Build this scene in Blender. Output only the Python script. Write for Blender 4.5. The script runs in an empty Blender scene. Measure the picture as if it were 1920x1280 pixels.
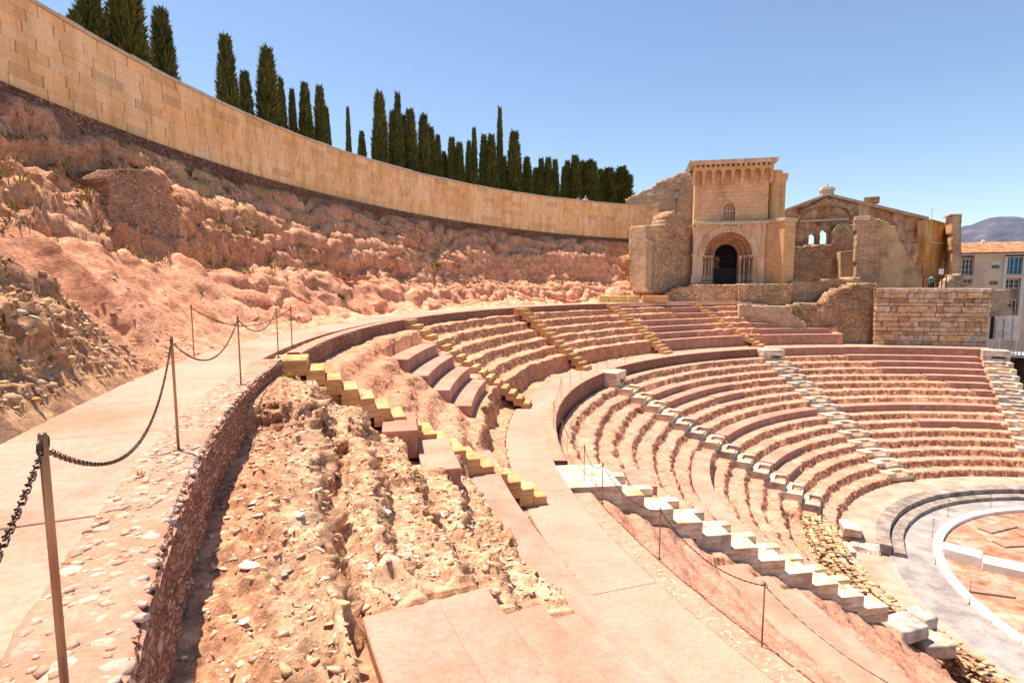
import bpy, math, random
import numpy as np
from mathutils import Vector, Matrix
random.seed(7); RNG = np.random.default_rng(11)
S = bpy.context.scene; COL = S.collection
R = math.radians

# ------------------------------------------------------------------ camera, sky, sun, exposure
PITCH = math.atan(104/1018.)
cam = bpy.data.cameras.new('camera'); cam.sensor_width = 36.; cam.lens = 1018/1920*36
cam.clip_start = .05; cam.clip_end = 9000
camo = bpy.data.objects.new('camera', cam); COL.objects.link(camo)
camo.location = (0, 0, 0); camo.rotation_euler = (math.pi/2-PITCH, 0, 0)
S.camera = camo
SUN_EL, SUN_AZ = R(70), R(-56)          # azimuth clockwise from +Y
w = bpy.data.worlds.new('World'); S.world = w; w.use_nodes = True
nt = w.node_tree; nt.nodes.clear()
sky = nt.nodes.new('ShaderNodeTexSky'); sky.sky_type = 'NISHITA'; sky.sun_disc = False
sky.sun_elevation = SUN_EL; sky.sun_rotation = SUN_AZ % (2*math.pi)
sky.air_density = 1.0; sky.dust_density = 0.35; sky.ozone_density = 1.6; sky.altitude = 20
bg = nt.nodes.new('ShaderNodeBackground'); bg.inputs[1].default_value = .09
wo = nt.nodes.new('ShaderNodeOutputWorld')
nt.links.new(sky.outputs[0], bg.inputs[0]); nt.links.new(bg.outputs[0], wo.inputs[0])
sl = bpy.data.lights.new('sun', 'SUN'); sl.energy = 5.0; sl.angle = R(.6); sl.color = (1, .825, .68)
so = bpy.data.objects.new('sun', sl); COL.objects.link(so)
sd = Vector((math.sin(SUN_AZ)*math.cos(SUN_EL), math.cos(SUN_AZ)*math.cos(SUN_EL), math.sin(SUN_EL)))
so.rotation_euler = sd.to_track_quat('Z', 'Y').to_euler(); so.location = sd*200
S.view_settings.view_transform = 'Standard'; S.view_settings.look = 'None'
S.view_settings.gamma = 1; S.view_settings.use_curve_mapping = False
S.view_settings.exposure = .98
S.cycles.use_denoising = True; S.cycles.max_bounces = 6; S.cycles.diffuse_bounces = 4

# ------------------------------------------------------------------ frames
CX, CY = 31.56, 19.1                    # centre of the theatre
ZA, ZB, ZC = -1.57, -5.54, -13.35       # upper walk, lower walk, orchestra
F = 1018.
def pol(r, th, z=0.):
    t = R(th); return (CX+r*math.cos(t), CY+r*math.sin(t), z)
def ray(px, py):
    c, s = math.cos(PITCH), math.sin(PITCH); u = -(py-640)/F
    return Vector(((px-960)/F, c+u*s, -s+u*c))
def at(px, py, y):                      # point seen there at depth y
    d = ray(px, py); return d*(y/d.y)

# ------------------------------------------------------------------ numpy noise
def _h(ix, iy, iz, k):
    n = (ix.astype(np.int64)*374761393 + iy.astype(np.int64)*668265263 + iz.astype(np.int64)*2147483647 + k*974634777) & 0xffffffff
    n = ((n ^ (n >> 13))*1274126177) & 0xffffffff
    n = ((n ^ (n >> 16))*2246822519) & 0xffffffff
    return ((n ^ (n >> 15)) & 0xffffff)/float(0xffffff)
def vnoise(P, k=0):
    I = np.floor(P).astype(np.int64); f = P-I; u = f*f*f*(f*(f*6-15)+10)
    x, y, z = I[:, 0], I[:, 1], I[:, 2]; o = 0
    for a in (0, 1):
        wx = u[:, 0] if a else 1-u[:, 0]
        for b in (0, 1):
            wy = wx*(u[:, 1] if b else 1-u[:, 1])
            for c in (0, 1):
                o = o + wy*(u[:, 2] if c else 1-u[:, 2])*_h(x+a, y+b, z+c, k)
    return o*2-1
_RM = np.array(Matrix.Rotation(.7, 3, Vector((1, 2, .5)).normalized()))
def fbm(P, octv=4, k=0, gain=.5, ridged=False):
    o = 0; a = 1.; s = 0; Q = P
    for i in range(octv):
        n = vnoise(Q, k+i)
        if ridged: n = 1-2*np.abs(n)
        o = o+a*n; s += a; a *= gain; Q = Q@_RM*2.03+17.1
    return o/s
def worley(P, k=0):
    I = np.floor(P).astype(np.int64); d1 = np.full(len(P), 9.); d2 = d1.copy(); idv = np.zeros(len(P))
    for a in (-1, 0, 1):
        for b in (-1, 0, 1):
            for c in (-1, 0, 1):
                x, y, z = I[:, 0]+a, I[:, 1]+b, I[:, 2]+c
                q = np.stack([x+_h(x, y, z, k), y+_h(x, y, z, k+1), z+_h(x, y, z, k+2)], 1)
                d = np.sqrt(((q-P)**2).sum(1)); m = d < d1
                d2 = np.where(m, d1, np.minimum(d2, d)); idv = np.where(m, _h(x, y, z, k+3), idv); d1 = np.minimum(d, d1)
    return d1, d2, idv
def sst(a, b, x):
    t = np.clip((x-a)/(b-a), 0, 1); return t*t*(3-2*t)

# ------------------------------------------------------------------ object helpers
def mesh(name, V, Fc, mat=None, smooth=False, col=None):
    m = bpy.data.meshes.new(name)
    V = np.asarray(V, np.float32)
    if isinstance(Fc, np.ndarray) and Fc.ndim == 2:
        n, k = Fc.shape
        m.vertices.add(len(V)); m.vertices.foreach_set('co', V.ravel())
        m.loops.add(n*k); m.loops.foreach_set('vertex_index', Fc.astype(np.int32).ravel())
        m.polygons.add(n); m.polygons.foreach_set('loop_start', np.arange(0, n*k, k, dtype=np.int32))
        m.polygons.foreach_set('loop_total', np.full(n, k, np.int32))
        m.update(calc_edges=True)
    else:
        m.from_pydata([tuple(map(float, v)) for v in V], [], [tuple(int(i) for i in f) for f in Fc])
    if col is not None:
        a = m.color_attributes.new('Col', 'FLOAT_COLOR', 'POINT')
        c = np.ones((len(V), 4), np.float32); c[:, :3] = col; a.data.foreach_set('color', c.ravel())
    if mat: m.materials.append(mat)
    if smooth: m.polygons.foreach_set('use_smooth', np.ones(len(m.polygons), bool))
    m.validate(); m.update()
    return m
def put(name, m, parent=None, loc=None, rot=None, scale=None):
    o = bpy.data.objects.new(name, m); COL.objects.link(o)
    if parent: o.parent = parent
    if loc is not None: o.location = loc
    if rot is not None: o.rotation_euler = rot
    if scale is not None: o.scale = scale
    return o
def tag(o, label=None, cat=None, group=None, kind=None):
    if label: o['label'] = label
    if cat: o['category'] = cat
    if group: o['group'] = group
    if kind: o['kind'] = kind
    return o
def thing(name, label, cat, loc=(0, 0, 0), rz=0, group=None):
    o = put(name, None, None, loc, (0, 0, rz)); o.empty_display_size = .3
    return tag(o, label, cat, group)

class MB:
    """collects shapes for ONE mesh"""
    def __init__(s): s.V = []; s.F = []
    def add(s, V, Fc):
        b = len(s.V); s.V += [tuple(v) for v in V]; s.F += [tuple(i+b for i in f) for f in Fc]; return s
    def box(s, x0, x1, y0, y1, z0, z1, M=None):
        V = [(x, y, z) for z in (z0, z1) for y in (y0, y1) for x in (x0, x1)]
        if M is not None: V = [tuple(M@Vector(v)) for v in V]
        return s.add(V, [(0, 2, 3, 1), (4, 5, 7, 6), (0, 1, 5, 4), (2, 6, 7, 3), (0, 4, 6, 2), (1, 3, 7, 5)])
    def tube(s, pts, rad, n=8, cap=True):
        pts = [Vector(p) for p in pts]; rings = []
        rad = rad if isinstance(rad, (list, tuple)) else [rad]*len(pts)
        b = len(s.V)
        for i, p in enumerate(pts):
            t = (pts[min(i+1, len(pts)-1)]-pts[max(i-1, 0)]).normalized()
            u = t.orthogonal().normalized() if i == 0 else (u-t*u.dot(t)).normalized()
            v = t.cross(u)
            s.V += [tuple(p+rad[i]*(math.cos(a)*u+math.sin(a)*v)) for a in [2*math.pi*j/n for j in range(n)]]
        for i in range(len(pts)-1):
            for j in range(n):
                s.F.append((b+i*n+j, b+i*n+(j+1) % n, b+(i+1)*n+(j+1) % n, b+(i+1)*n+j))
        if cap:
            s.F.append(tuple(b+j for j in reversed(range(n)))); s.F.append(tuple(b+(len(pts)-1)*n+j for j in range(n)))
        return s
    def arc(s, r0, r1, z0, z1, t0, t1, n=None, z0b=None):
        """solid ring sector; z may be callables of theta"""
        n = n or max(2, int(abs(t1-t0)*max(r0, r1)*.0175/.6)+1)
        V = []
        f = lambda z, t: z(t) if callable(z) else z
        for i in range(n+1):
            t = t0+(t1-t0)*i/n
            V += [pol(r0, t, f(z0, t)), pol(r1, t, f(z0, t)), pol(r1, t, f(z1, t)), pol(r0, t, f(z1, t))]
        Fc = []
        for i in range(n):
            a = i*4; c = a+4
            for j in range(4): Fc.append((a+j, a+(j+1) % 4, c+(j+1) % 4, c+j))
        Fc += [(3, 2, 1, 0), (n*4, n*4+1, n*4+2, n*4+3)]
        return s.add(V, Fc)
    def mesh(s, name, mat, smooth=False): return mesh(name, s.V, s.F, mat, smooth)
    def build(s, name, mat, parent=None, smooth=False, bevel=0, loc=None, seg=2):
        o = put(name, s.mesh(name, mat, smooth), parent, loc)
        if bevel:
            b = o.modifiers.new('bevel', 'BEVEL'); b.width = bevel; b.segments = seg; b.limit_method = 'ANGLE'
        return o
def prism(pts2, depth, fr):
    """extruded polygon: pts2 in (u, v) of frame fr=(origin, U, V, N), extruded along -N by depth"""
    O, U, V_, N = fr; n = len(pts2)
    a = [O+U*p[0]+V_*p[1] for p in pts2]; V = a+[q-N*depth for q in a]
    Fc = [tuple(range(n)), tuple(reversed(range(n, 2*n)))]+[(i, i+n, (i+1) % n+n, (i+1) % n) for i in range(n)]
    return V, Fc

# ------------------------------------------------------------------ materials
class NT:
    def __init__(s, name):
        s.m = bpy.data.materials.new(name); s.m.use_nodes = True; s.t = s.m.node_tree
        s.b = s.t.nodes['Principled BSDF']; s.b.inputs['Roughness'].default_value = .9
        s.b.inputs['Specular IOR Level'].default_value = .2
    def n(s, typ, **k):
        o = s.t.nodes.new('ShaderNode'+typ)
        for a, v in k.items(): setattr(o, a, v)
        return o
    def set(s, sock, v):
        if hasattr(v, 'links') or isinstance(v, bpy.types.NodeSocket): s.t.links.new(v, sock)
        else: sock.default_value = v
    def coord(s, kind='Position', scale=None):
        o = s.n('NewGeometry').outputs['Position'] if kind == 'Position' else s.n('TexCoord').outputs[kind]
        if scale:
            m = s.n('Mapping'); m.inputs['Scale'].default_value = scale; s.t.links.new(o, m.inputs[0]); o = m.outputs[0]
        return o
    def noise(s, co, scale, detail=4, rough=.55, dist=0.):
        o = s.n('TexNoise'); s.t.links.new(co, o.inputs['Vector']); o.inputs['Scale'].default_value = scale
        o.inputs['Detail'].default_value = detail; o.inputs['Roughness'].default_value = rough; o.inputs['Distortion'].default_value = dist
        return o.outputs['Fac']
    def vor(s, co, scale, feature='F1', out='Distance', rand=1.):
        o = s.n('TexVoronoi', feature=feature); s.t.links.new(co, o.inputs['Vector']); o.inputs['Scale'].default_value = scale
        o.inputs['Randomness'].default_value = rand
        return o.outputs[out]
    def ramp(s, fac, stops):
        o = s.n('ValToRGB'); s.set(o.inputs[0], fac); e = o.color_ramp.elements
        while len(e) < len(stops): e.new(.5)
        for i, (p, c) in enumerate(stops):
            e[i].position = p; e[i].color = (c[0], c[1], c[2], 1) if not isinstance(c, (int, float)) else (c, c, c, 1)
        return o.outputs[0]
    def mix(s, fac, a, b, mode='MIX'):
        o = s.n('Mix', data_type='RGBA', blend_type=mode)
        s.set(o.inputs['Factor'], fac)
        s.set(o.inputs[6], a if not isinstance(a, tuple) else (*a, 1)); s.set(o.inputs[7], b if not isinstance(b, tuple) else (*b, 1))
        return o.outputs[2]
    def math(s, op, a, b=0.):
        o = s.n('Math', operation=op); s.set(o.inputs[0], a); s.set(o.inputs[1], b); return o.outputs[0]
    def bump(s, h, dist, strength=1., prev=None):
        o = s.n('Bump'); o.inputs['Distance'].default_value = dist; o.inputs['Strength'].default_value = strength
        s.set(o.inputs['Height'], h)
        if prev is not None: s.t.links.new(prev, o.inputs['Normal'])
        return o.outputs[0]
    def done(s, col, nrm=None, rough=None, metal=None):
        s.set(s.b.inputs['Base Color'], col if not isinstance(col, tuple) else (*col, 1))
        if nrm is not None: s.t.links.new(nrm, s.b.inputs['Normal'])
        if rough is not None: s.set(s.b.inputs['Roughness'], rough)
        if metal is not None: s.b.inputs['Metallic'].default_value = metal
        return s.m
    def rnd(s, stuff=False):
        return s.n('NewGeometry').outputs['Random Per Island'] if stuff else s.n('ObjectInfo').outputs['Random']
def mul(c, k): return tuple(x*k for x in c)

def m_earth(name):
    q = NT(name); p = q.coord()
    at_ = q.n('VertexColor', layer_name='Col').outputs[0]
    v = q.ramp(q.noise(p, 1.3, 6, .65), [(.28, .68), (.5, 1.05), (.72, 1.35)])
    v2 = q.ramp(q.noise(p, 9, 5, .7), [(.27, .58), (.5, 1.05), (.72, 1.38)])
    c = q.mix(1, q.mix(1, at_, v, 'MULTIPLY'), v2, 'MULTIPLY')
    sp = q.vor(p, 11, out='Color'); hs = q.n('HueSaturation'); hs.inputs['Saturation'].default_value = .0; q.t.links.new(sp, hs.inputs['Color'])
    c = q.mix(.55, c, q.ramp(hs.outputs[0], [(.15, (.66, .61, .57)), (.5, (1.05, 1.05, 1.05)), (.9, (1.28, 1.24, 1.18))]), 'MULTIPLY')
    c = q.mix(q.ramp(q.noise(p, .35, 3), [(.45, 0.), (.7, .35)]), c, q.mix(1, c, (1.1, .78, .62), 'MULTIPLY'))
    c = q.mix(q.ramp(q.vor(q.coord('Position', (1, 1, 1.8)), 2.6, 'DISTANCE_TO_EDGE'), [(.0, .38), (.05, 0.)]), c, q.mix(1, c, (.5, .42, .38), 'MULTIPLY'))
    b = q.bump(q.noise(p, 8, 9, .76), .10, .9); b = q.bump(q.vor(p, 14), .02, .6, b); b = q.bump(q.noise(p, 40, 4, .7), .012, .8, b)
    return q.done(c, b, .95)
def m_plain(name, cols, scale=.8, fine=30, bumpd=.004, rough=.85, joints=None, var=.0, stuff=False, streak=None):
    q = NT(name); p = q.coord()
    c = q.ramp(q.noise(p, scale, 7, .66), [(.37, cols[0]), (.5, cols[1]), (.66, cols[2])])
    c = q.mix(1, c, q.ramp(q.noise(p, fine, 4, .65), [(.28, .78), (.5, 1.), (.75, 1.12)]), 'MULTIPLY')
    if var:
        r = q.rnd(stuff)
        c = q.mix(1, c, q.ramp(r, [(0, (1-var, 1-var*1.1, 1-var*1.2)), (.3, (1+var*.3, 1.0, 1-var*.6)), (.6, (1, 1, 1)), (1, (1+var*.25, 1+var*.3, 1+var*.35))]), 'MULTIPLY')
    if streak:
        ps = q.coord('Position', (1.2, 1.2, streak[1]))
        c = q.mix(1, c, q.ramp(q.noise(ps, streak[2], 4, .6), [(.35, streak[0]), (.6, (1, 1, 1))]), 'MULTIPLY')
    b = q.bump(q.noise(p, fine, 5, .7), bumpd, .9)
    return q.done(c, b, rough)
def m_rubble(name, cols, mortar, scale=3.2, depth=.06, bigvar=.5):
    """field of irregular masonry stones"""
    q = NT(name); p0 = q.coord(); p = q.coord('Position', (1, 1, 1.7))
    dn = q.n('TexNoise'); q.t.links.new(p0, dn.inputs['Vector']); dn.inputs['Scale'].default_value = 2.5
    mx = q.n('Mix', data_type='RGBA'); mx.inputs['Factor'].default_value = .12; q.t.links.new(p, mx.inputs[6]); q.t.links.new(dn.outputs['Color'], mx.inputs[7]); p = mx.outputs[2]
    idc = q.n('SeparateColor'); q.t.links.new(q.vor(p, scale, out='Color'), idc.inputs[0])
    st = q.ramp(idc.outputs[0], [(0, cols[0]), (.35, cols[1]), (.65, cols[2]), (1, cols[3])])
    ed = q.vor(p, scale, 'DISTANCE_TO_EDGE')
    f = q.ramp(ed, [(.02, 0.), (.11, 1.)])
    c = q.mix(f, mortar, st)
    c = q.mix(bigvar, c, q.ramp(q.noise(p0, .45, 5, .65), [(.3, (.6, .52, .48)), (.5, (1, 1, 1)), (.72, (1.3, 1.25, 1.15))]), 'MULTIPLY')
    c = q.mix(1, c, q.ramp(q.noise(p0, 16, 4, .7), [(.25, .7), (.5, 1.), (.8, 1.2)]), 'MULTIPLY')
    c = q.mix(q.ramp(q.vor(p0, 2.1), [(.06, .8), (.17, 0.)]), c, q.mix(1, c, (.38, .32, .28), 'MULTIPLY'))
    c = q.mix(q.ramp(q.noise(p0, 1.6, 6, .75), [(.52, 0.), (.7, .6)]), c, q.mix(1, c, (.55, .48, .42), 'MULTIPLY'))
    b = q.bump(f, depth, .9); b = q.bump(q.noise(p0, 9, 6, .7), .05, .7, b)
    return q.done(c, b, .95)
def m_courses(name, cols, mortar, ax, bw, bh, depth=.03, msize=.03, var=.35, patch=None):
    """coursed masonry far away, ax = (ux, uy) horizontal direction of the wall"""
    q = NT(name); p0 = q.coord()
    dp = q.n('VectorMath', operation='DOT_PRODUCT'); q.t.links.new(p0, dp.inputs[0]); dp.inputs[1].default_value = (ax[0], ax[1], 0)
    sp = q.n('SeparateXYZ'); q.t.links.new(p0, sp.inputs[0]); cb = q.n('CombineXYZ')
    nz = q.noise(p0, .8, 3)
    q.t.links.new(dp.outputs['Value'], cb.inputs[0]); q.set(cb.inputs[1], q.math('ADD', sp.outputs[2], q.math('MULTIPLY', nz, .12)))
    br = q.n('TexBrick'); q.t.links.new(cb.outputs[0], br.inputs['Vector']); br.inputs['Scale'].default_value = 1
    br.inputs['Brick Width'].default_value = bw; br.inputs['Row Height'].default_value = bh; br.inputs['Mortar Size'].default_value = msize
    br.inputs['Mortar Smooth'].default_value = .4; br.inputs['Bias'].default_value = 0
    br.inputs['Color1'].default_value = (*cols[0], 1); br.inputs['Color2'].default_value = (*cols[1], 1); br.inputs['Mortar'].default_value = (*mortar, 1)
    c = q.mix(.8, br.outputs['Color'], q.ramp(q.noise(p0, .5, 6, .65), [(.28, (1-var, 1-var*1.2, 1-var*1.3)), (.5, (1, 1, 1)), (.72, (1+var*.7, 1+var*.65, 1+var*.5))]), 'MULTIPLY')
    c = q.mix(1, c, q.ramp(q.noise(p0, 7, 5, .7), [(.25, .72), (.5, 1.), (.78, 1.18)]), 'MULTIPLY')
    if patch: c = q.mix(q.ramp(q.noise(p0, .9, 6, .7), [(.57, 0.), (.66, patch[1])]), c, patch[0])
    c = q.mix(q.ramp(q.vor(p0, 1.7), [(.05, .75), (.13, 0.)]), c, q.mix(1, c, (.45, .4, .36), 'MULTIPLY'))
    b = q.bump(br.outputs['Fac'], -depth, 1.); b = q.bump(q.noise(p0, 8, 6, .7), .035, .7, b)
    return q.done(c, b, .93)

M = {}
M['earth'] = m_earth('eroded_earth')
M['pave'] = m_plain('paving_stone', [(.33, .21, .15), (.46, .28, .215), (.50, .315, .245)], .55, 22, .003, .8, var=.07)
M['pave_low'] = m_plain('walk_screed', [(.40, .235, .17), (.46, .28, .21), (.50, .31, .235)], .45, 18, .003, .8, var=.04)
M['pink'] = m_plain('pink_mortar', [(.40, .20, .14), (.48, .25, .185), (.55, .305, .23)], .9, 26, .005, .9, var=.06)
M['riser'] = m_plain('brown_mortar', [(.30, .165, .115), (.38, .22, .16), (.46, .29, .215)], 2.2, 20, .02, .95)
M['ochre'] = m_plain('ochre_sandstone', [(.54, .32, .145), (.62, .39, .19), (.67, .45, .25)], 1.2, 24, .004, .85, var=.16, streak=((.72, .62, .5), 9., 2.2))
M['core'] = m_rubble('rubble_core', [(.26, .13, .09), (.34, .18, .12), (.4, .24, .17), (.46, .3, .22)], (.3, .17, .12), 7, .03)
M['ashlar'] = m_plain('ashlar_block', [(.88, .57, .29), (.93, .63, .34), (.93, .68, .42)], .35, 14, .003, .85, var=.2, streak=((.82, .74, .62), .22, 1.5))
M['ashlar_s'] = m_plain('ashlar_block_far', [(.88, .57, .29), (.93, .63, .34), (.93, .68, .42)], .35, 14, .003, .85, var=.2, stuff=True, streak=((.82, .74, .62), .22, 1.5))
M['joint'] = m_plain('dark_joint', [(.17, .1, .06), (.21, .13, .08), (.25, .16, .1)], 2, 20)
M['footing'] = m_rubble('dark_wall_base', [(.19, .1, .06), (.26, .14, .085), (.34, .19, .12), (.42, .25, .16)], (.16, .09, .06), 8, .05, .7)
M['coping'] = m_plain('coping_stone', [(.5, .42, .3), (.58, .5, .37), (.66, .57, .43)], 1.2, 14, .004, .85, var=.1)
M['mortar_top'] = m_plain('cobble_mortar', [(.44, .22, .145), (.50, .265, .185), (.55, .32, .235)], 3, 40, .012, .95)
M['cobble'] = m_plain('cobble_stone', [(.50, .32, .24), (.58, .41, .33), (.62, .49, .42)], 5, 40, .008, .85, var=.28)
M['cobble_s'] = m_plain('small_cobble_stone', [(.48, .30, .22), (.56, .39, .31), (.62, .48, .41)], 5, 40, .008, .85, var=.3, stuff=True)
M['stone'] = m_plain('rubble_stone', [(.50, .31, .17), (.64, .44, .26), (.74, .56, .37)], 4, 34, .012, .92, var=.3)
M['stone_s'] = m_plain('rubble_stones', [(.50, .30, .17), (.64, .43, .25), (.76, .58, .38)], 4, 34, .012, .92, var=.38, stuff=True)
M['stone_grey'] = m_plain('grey_stone', [(.2, .19, .17), (.3, .28, .25), (.4, .37, .33)], 4, 34, .012, .9, var=.25)
M['stone_white'] = m_plain('white_stone', [(.62, .56, .46), (.72, .67, .58), (.78, .74, .66)], 4, 34, .01, .9, var=.12)
M['wallface'] = m_rubble('wall_face', [(.26, .13, .09), (.34, .18, .12), (.42, .24, .17), (.54, .36, .28)], (.31, .155, .10), 15, .035, .55)
M['marble'] = m_plain('cream_marble', [(.52, .45, .35), (.70, .64, .54), (.78, .73, .65)], 1.6, 18, .006, .65, var=.16, streak=((.74, .55, .34), 7., 1.5))
M['marble_old'] = m_plain('grey_marble', [(.28, .25, .21), (.44, .40, .34), (.6, .55, .48)], 2.2, 18, .02, .8, var=.2)
M['white'] = m_plain('white_marble', [(.74, .71, .66), (.80, .78, .74), (.82, .8, .77)], 1, 20, .002, .5, var=.05)
M['grey_floor'] = m_plain('grey_marble_floor', [(.21, .20, .205), (.30, .285, .29), (.40, .375, .38)], 1.1, 12, .004, .65, var=.12)
M['grey_step'] = m_plain('grey_limestone', [(.17, .14, .12), (.27, .23, .2), (.4, .35, .32)], 1.6, 12, .015, .8, var=.12)
M['yellow_s'] = m_plain('yellow_rubble', [(.36, .25, .14), (.5, .37, .23), (.6, .48, .33)], 2.5, 20, .03, .92, var=.42, stuff=True)
M['metal_post'] = (lambda q: q.done(q.ramp(q.noise(q.coord('Position', (1, 1, .3)), 8, 3), [(.3, (.19, .125, .085)), (.7, (.36, .28, .215))]), None, .38, .85))(NT('weathered_steel'))
M['chain'] = (lambda q: q.done((.09, .07, .06), None, .45, .8))(NT('chain_iron'))
M['iron'] = (lambda q: q.done((.025, .022, .02), None, .5, .5))(NT('black_iron'))
M['dark'] = (lambda q: q.done((.015, .012, .01), None, .9))(NT('interior_shade'))  # near-black colour stands in for the shade deep in the gate passage
TW = [(.38, .25, .13), (.44, .29, .16)]

def m_mixstone(name):
    q = NT(name); p = q.coord(); c = q.ramp(q.rnd(True), [(0, (.30, .16, .1)), (.2, (.50, .28, .15)), (.4, (.62, .42, .21)), (.55, (.42, .27, .2)), (.7, (.68, .5, .3)), (.85, (.36, .23, .18)), (1, (.74, .6, .42))])
    c = q.mix(1, c, q.ramp(q.noise(p, 22, 5, .7), [(.25, .6), (.5, 1.), (.8, 1.25)]), 'MULTIPLY')
    return q.done(c, q.bump(q.noise(p, 26, 5, .7), .02, .9), .95)
M['stone_mix'] = m_mixstone('conglomerate_stones')

M['arch_dk'] = m_plain('stained_arch_stone', [(.26, .14, .075), (.36, .2, .11), (.46, .28, .16)], 1.2, 8, .015, .92)

M['pale_floor'] = m_plain('dusty_pale_floor', [(.38, .235, .17), (.47, .315, .24), (.53, .385, .305)], .8, 12, .01, .9)
M['flake'] = (lambda q: q.done(q.mix(1, q.ramp(q.rnd(True), [(0, (.46, .235, .14)), (.18, (.60, .36, .21)), (.38, (.68, .46, .30)), (.58, (.62, .37, .26)), (.74, (.72, .53, .38)), (.9, (.74, .60, .48)), (1, (.36, .24, .17))]), q.ramp(q.noise(q.coord(), 24, 5, .7), [(.25, .68), (.5, 1.), (.8, 1.18)]), 'MULTIPLY'), q.bump(q.noise(q.coord(), 30, 5, .7), .012, .9), .95))(NT('flaky_rubble'))

# ================================================================== LARGE STRUCTURE
PTS = {}
def polar_terrain(name, th, rs, zfun, disp, colfun, mat):
    th = np.asarray(th, float); rs = np.asarray(rs, float); nt_, nr = len(th), len(rs)
    T, Q = np.meshgrid(th, rs, indexing='ij')
    Z = zfun(T, Q); t = np.radians(T)
    P = np.stack([CX+Q*np.cos(t), CY+Q*np.sin(t), Z], -1)
    def nrm(P):
        a = np.gradient(P, axis=1); b = np.gradient(P, axis=0); n = np.cross(a, b)
        return n/np.maximum(np.linalg.norm(n, axis=-1, keepdims=True), 1e-9)
    N = nrm(P); fl = P.reshape(-1, 3)
    d = disp(fl, T.ravel(), Q.ravel(), N.reshape(-1, 3)[:, 2])
    P2 = fl+N.reshape(-1, 3)*d[:, None]
    N2 = nrm(P2.reshape(nt_, nr, 3)).reshape(-1, 3)
    col = colfun(fl, T.ravel(), Q.ravel(), N.reshape(-1, 3)[:, 2], d)
    ii, jj = np.meshgrid(np.arange(nt_-1), np.arange(nr-1), indexing='ij'); a = (ii*nr+jj).ravel()
    Fc = np.stack([a, a+1, a+nr+1, a+nr], 1)
    o = put(name, mesh(name, P2, Fc, mat, False, col)); o['kind'] = 'structure'
    PTS[name] = np.concatenate([P2, T.reshape(-1, 1), Q.reshape(-1, 1), N2], 1)
    G = P2.reshape(nt_, nr, 3)[..., 2]
    def hz(tq, rq):
        i = int(np.clip(np.searchsorted(th, tq), 1, nt_-1)); j = int(np.clip(np.searchsorted(rs, rq), 1, nr-1))
        return float(max(G[i-1:i+1, j-1:j+1].ravel().min(), G[i-1:i+1, j-1:j+1].mean()-.05))
    return o, hz

def tint(base, *layers):
    c = np.tile(np.array(base, float), (len(layers[0][0]), 1)) if layers else base
    for m_, cc in layers: c = c*(1-m_[:, None])+np.array(cc)*m_[:, None]
    return c

# --- far ground sheet and the hilltop behind the great wall
bm = MB(); bm.add([pol(3800, a, -16.2) for a in range(0, 360, 6)], [tuple(range(60))])
tag(bm.build('ground', m_plain('far_ground', [(.2, .15, .1), (.25, .19, .13), (.3, .23, .16)], .02, .5)), kind='structure')
bm = MB(); bm.arc(47.45, 110, 4, 8.45, 96, 225, 60)
tag(bm.build('hilltop', m_plain('hilltop_earth', [(.2, .16, .08), (.26, .2, .11), (.3, .23, .14)], .5, 8, .03)), kind='structure')

# --- hillside between upper walk and great wall
SK = np.array([0, .08, .15, .25, .35, .42, .5, .56, .62, .7, .8, .9, 1.])
HT = np.array([100, 108, 122, 135, 150, 165, 178, 185, 192, 196, 203, 220.])
HZ = np.array([
 [-1.57,-1.55,-1.5,-1.2,-.6,-.2,.1,.3,.9,3.2,3.7,4.3,5.2],
 [-1.57,-1.55,-1.5,-1.2,-.6,-.2,.1,.3,.9,3.2,3.7,4.3,5.2],
 [-1.57,-1.55,-1.5,-1.2,-.6,-.2,.1,.3,.9,3.2,3.7,4.3,5.3],
 [-1.57,-1.55,-1.5,-1.2,-.6,-.2,.1,.4,1.2,2.8,3.6,4.4,5.5],
 [-1.57,-1.55,-1.4,-.9,-.2,.1,.5,1.0,1.7,2.5,3.4,4.6,5.7],
 [-1.57,-1.5,-1.3,-.7,.1,.6,.75,.9,2.0,2.9,3.6,4.8,5.85],
 [-1.57,-1.45,-1.1,-.4,.3,.8,.95,1.05,2.5,3.1,3.8,5,5.95],
 [-1.57,-1.35,-.95,-.2,.5,.9,1.1,1.6,2.7,3.2,3.9,5,6.0],
 [-1.57,-1.1,-.6,.1,.8,1.2,1.5,2.2,3.0,3.5,4.2,5.1,6.0],
 [-1.57,-.2,.5,.9,1.2,1.4,1.7,2.5,3.1,3.7,4.3,5.1,6.0],
 [-1.57,-.5,.3,.9,1.4,1.7,2.2,2.7,3.2,3.8,4.4,5.2,6.0],
 [-1.57,-.5,.3,.9,1.4,1.7,2.2,2.7,3.2,3.8,4.4,5.2,6.0]])
def r_in_hill(T): return np.interp(T, [100, 130, 145, 157, 170, 190, 197, 220], [40.5, 40.5, 40.2, 39.9, 39.5, 39.3, 39.15, 39.0])
def hill_s(T, Q): 
    a = r_in_hill(T); return np.clip((Q-a)/(46.9-a), 0, 1)
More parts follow.
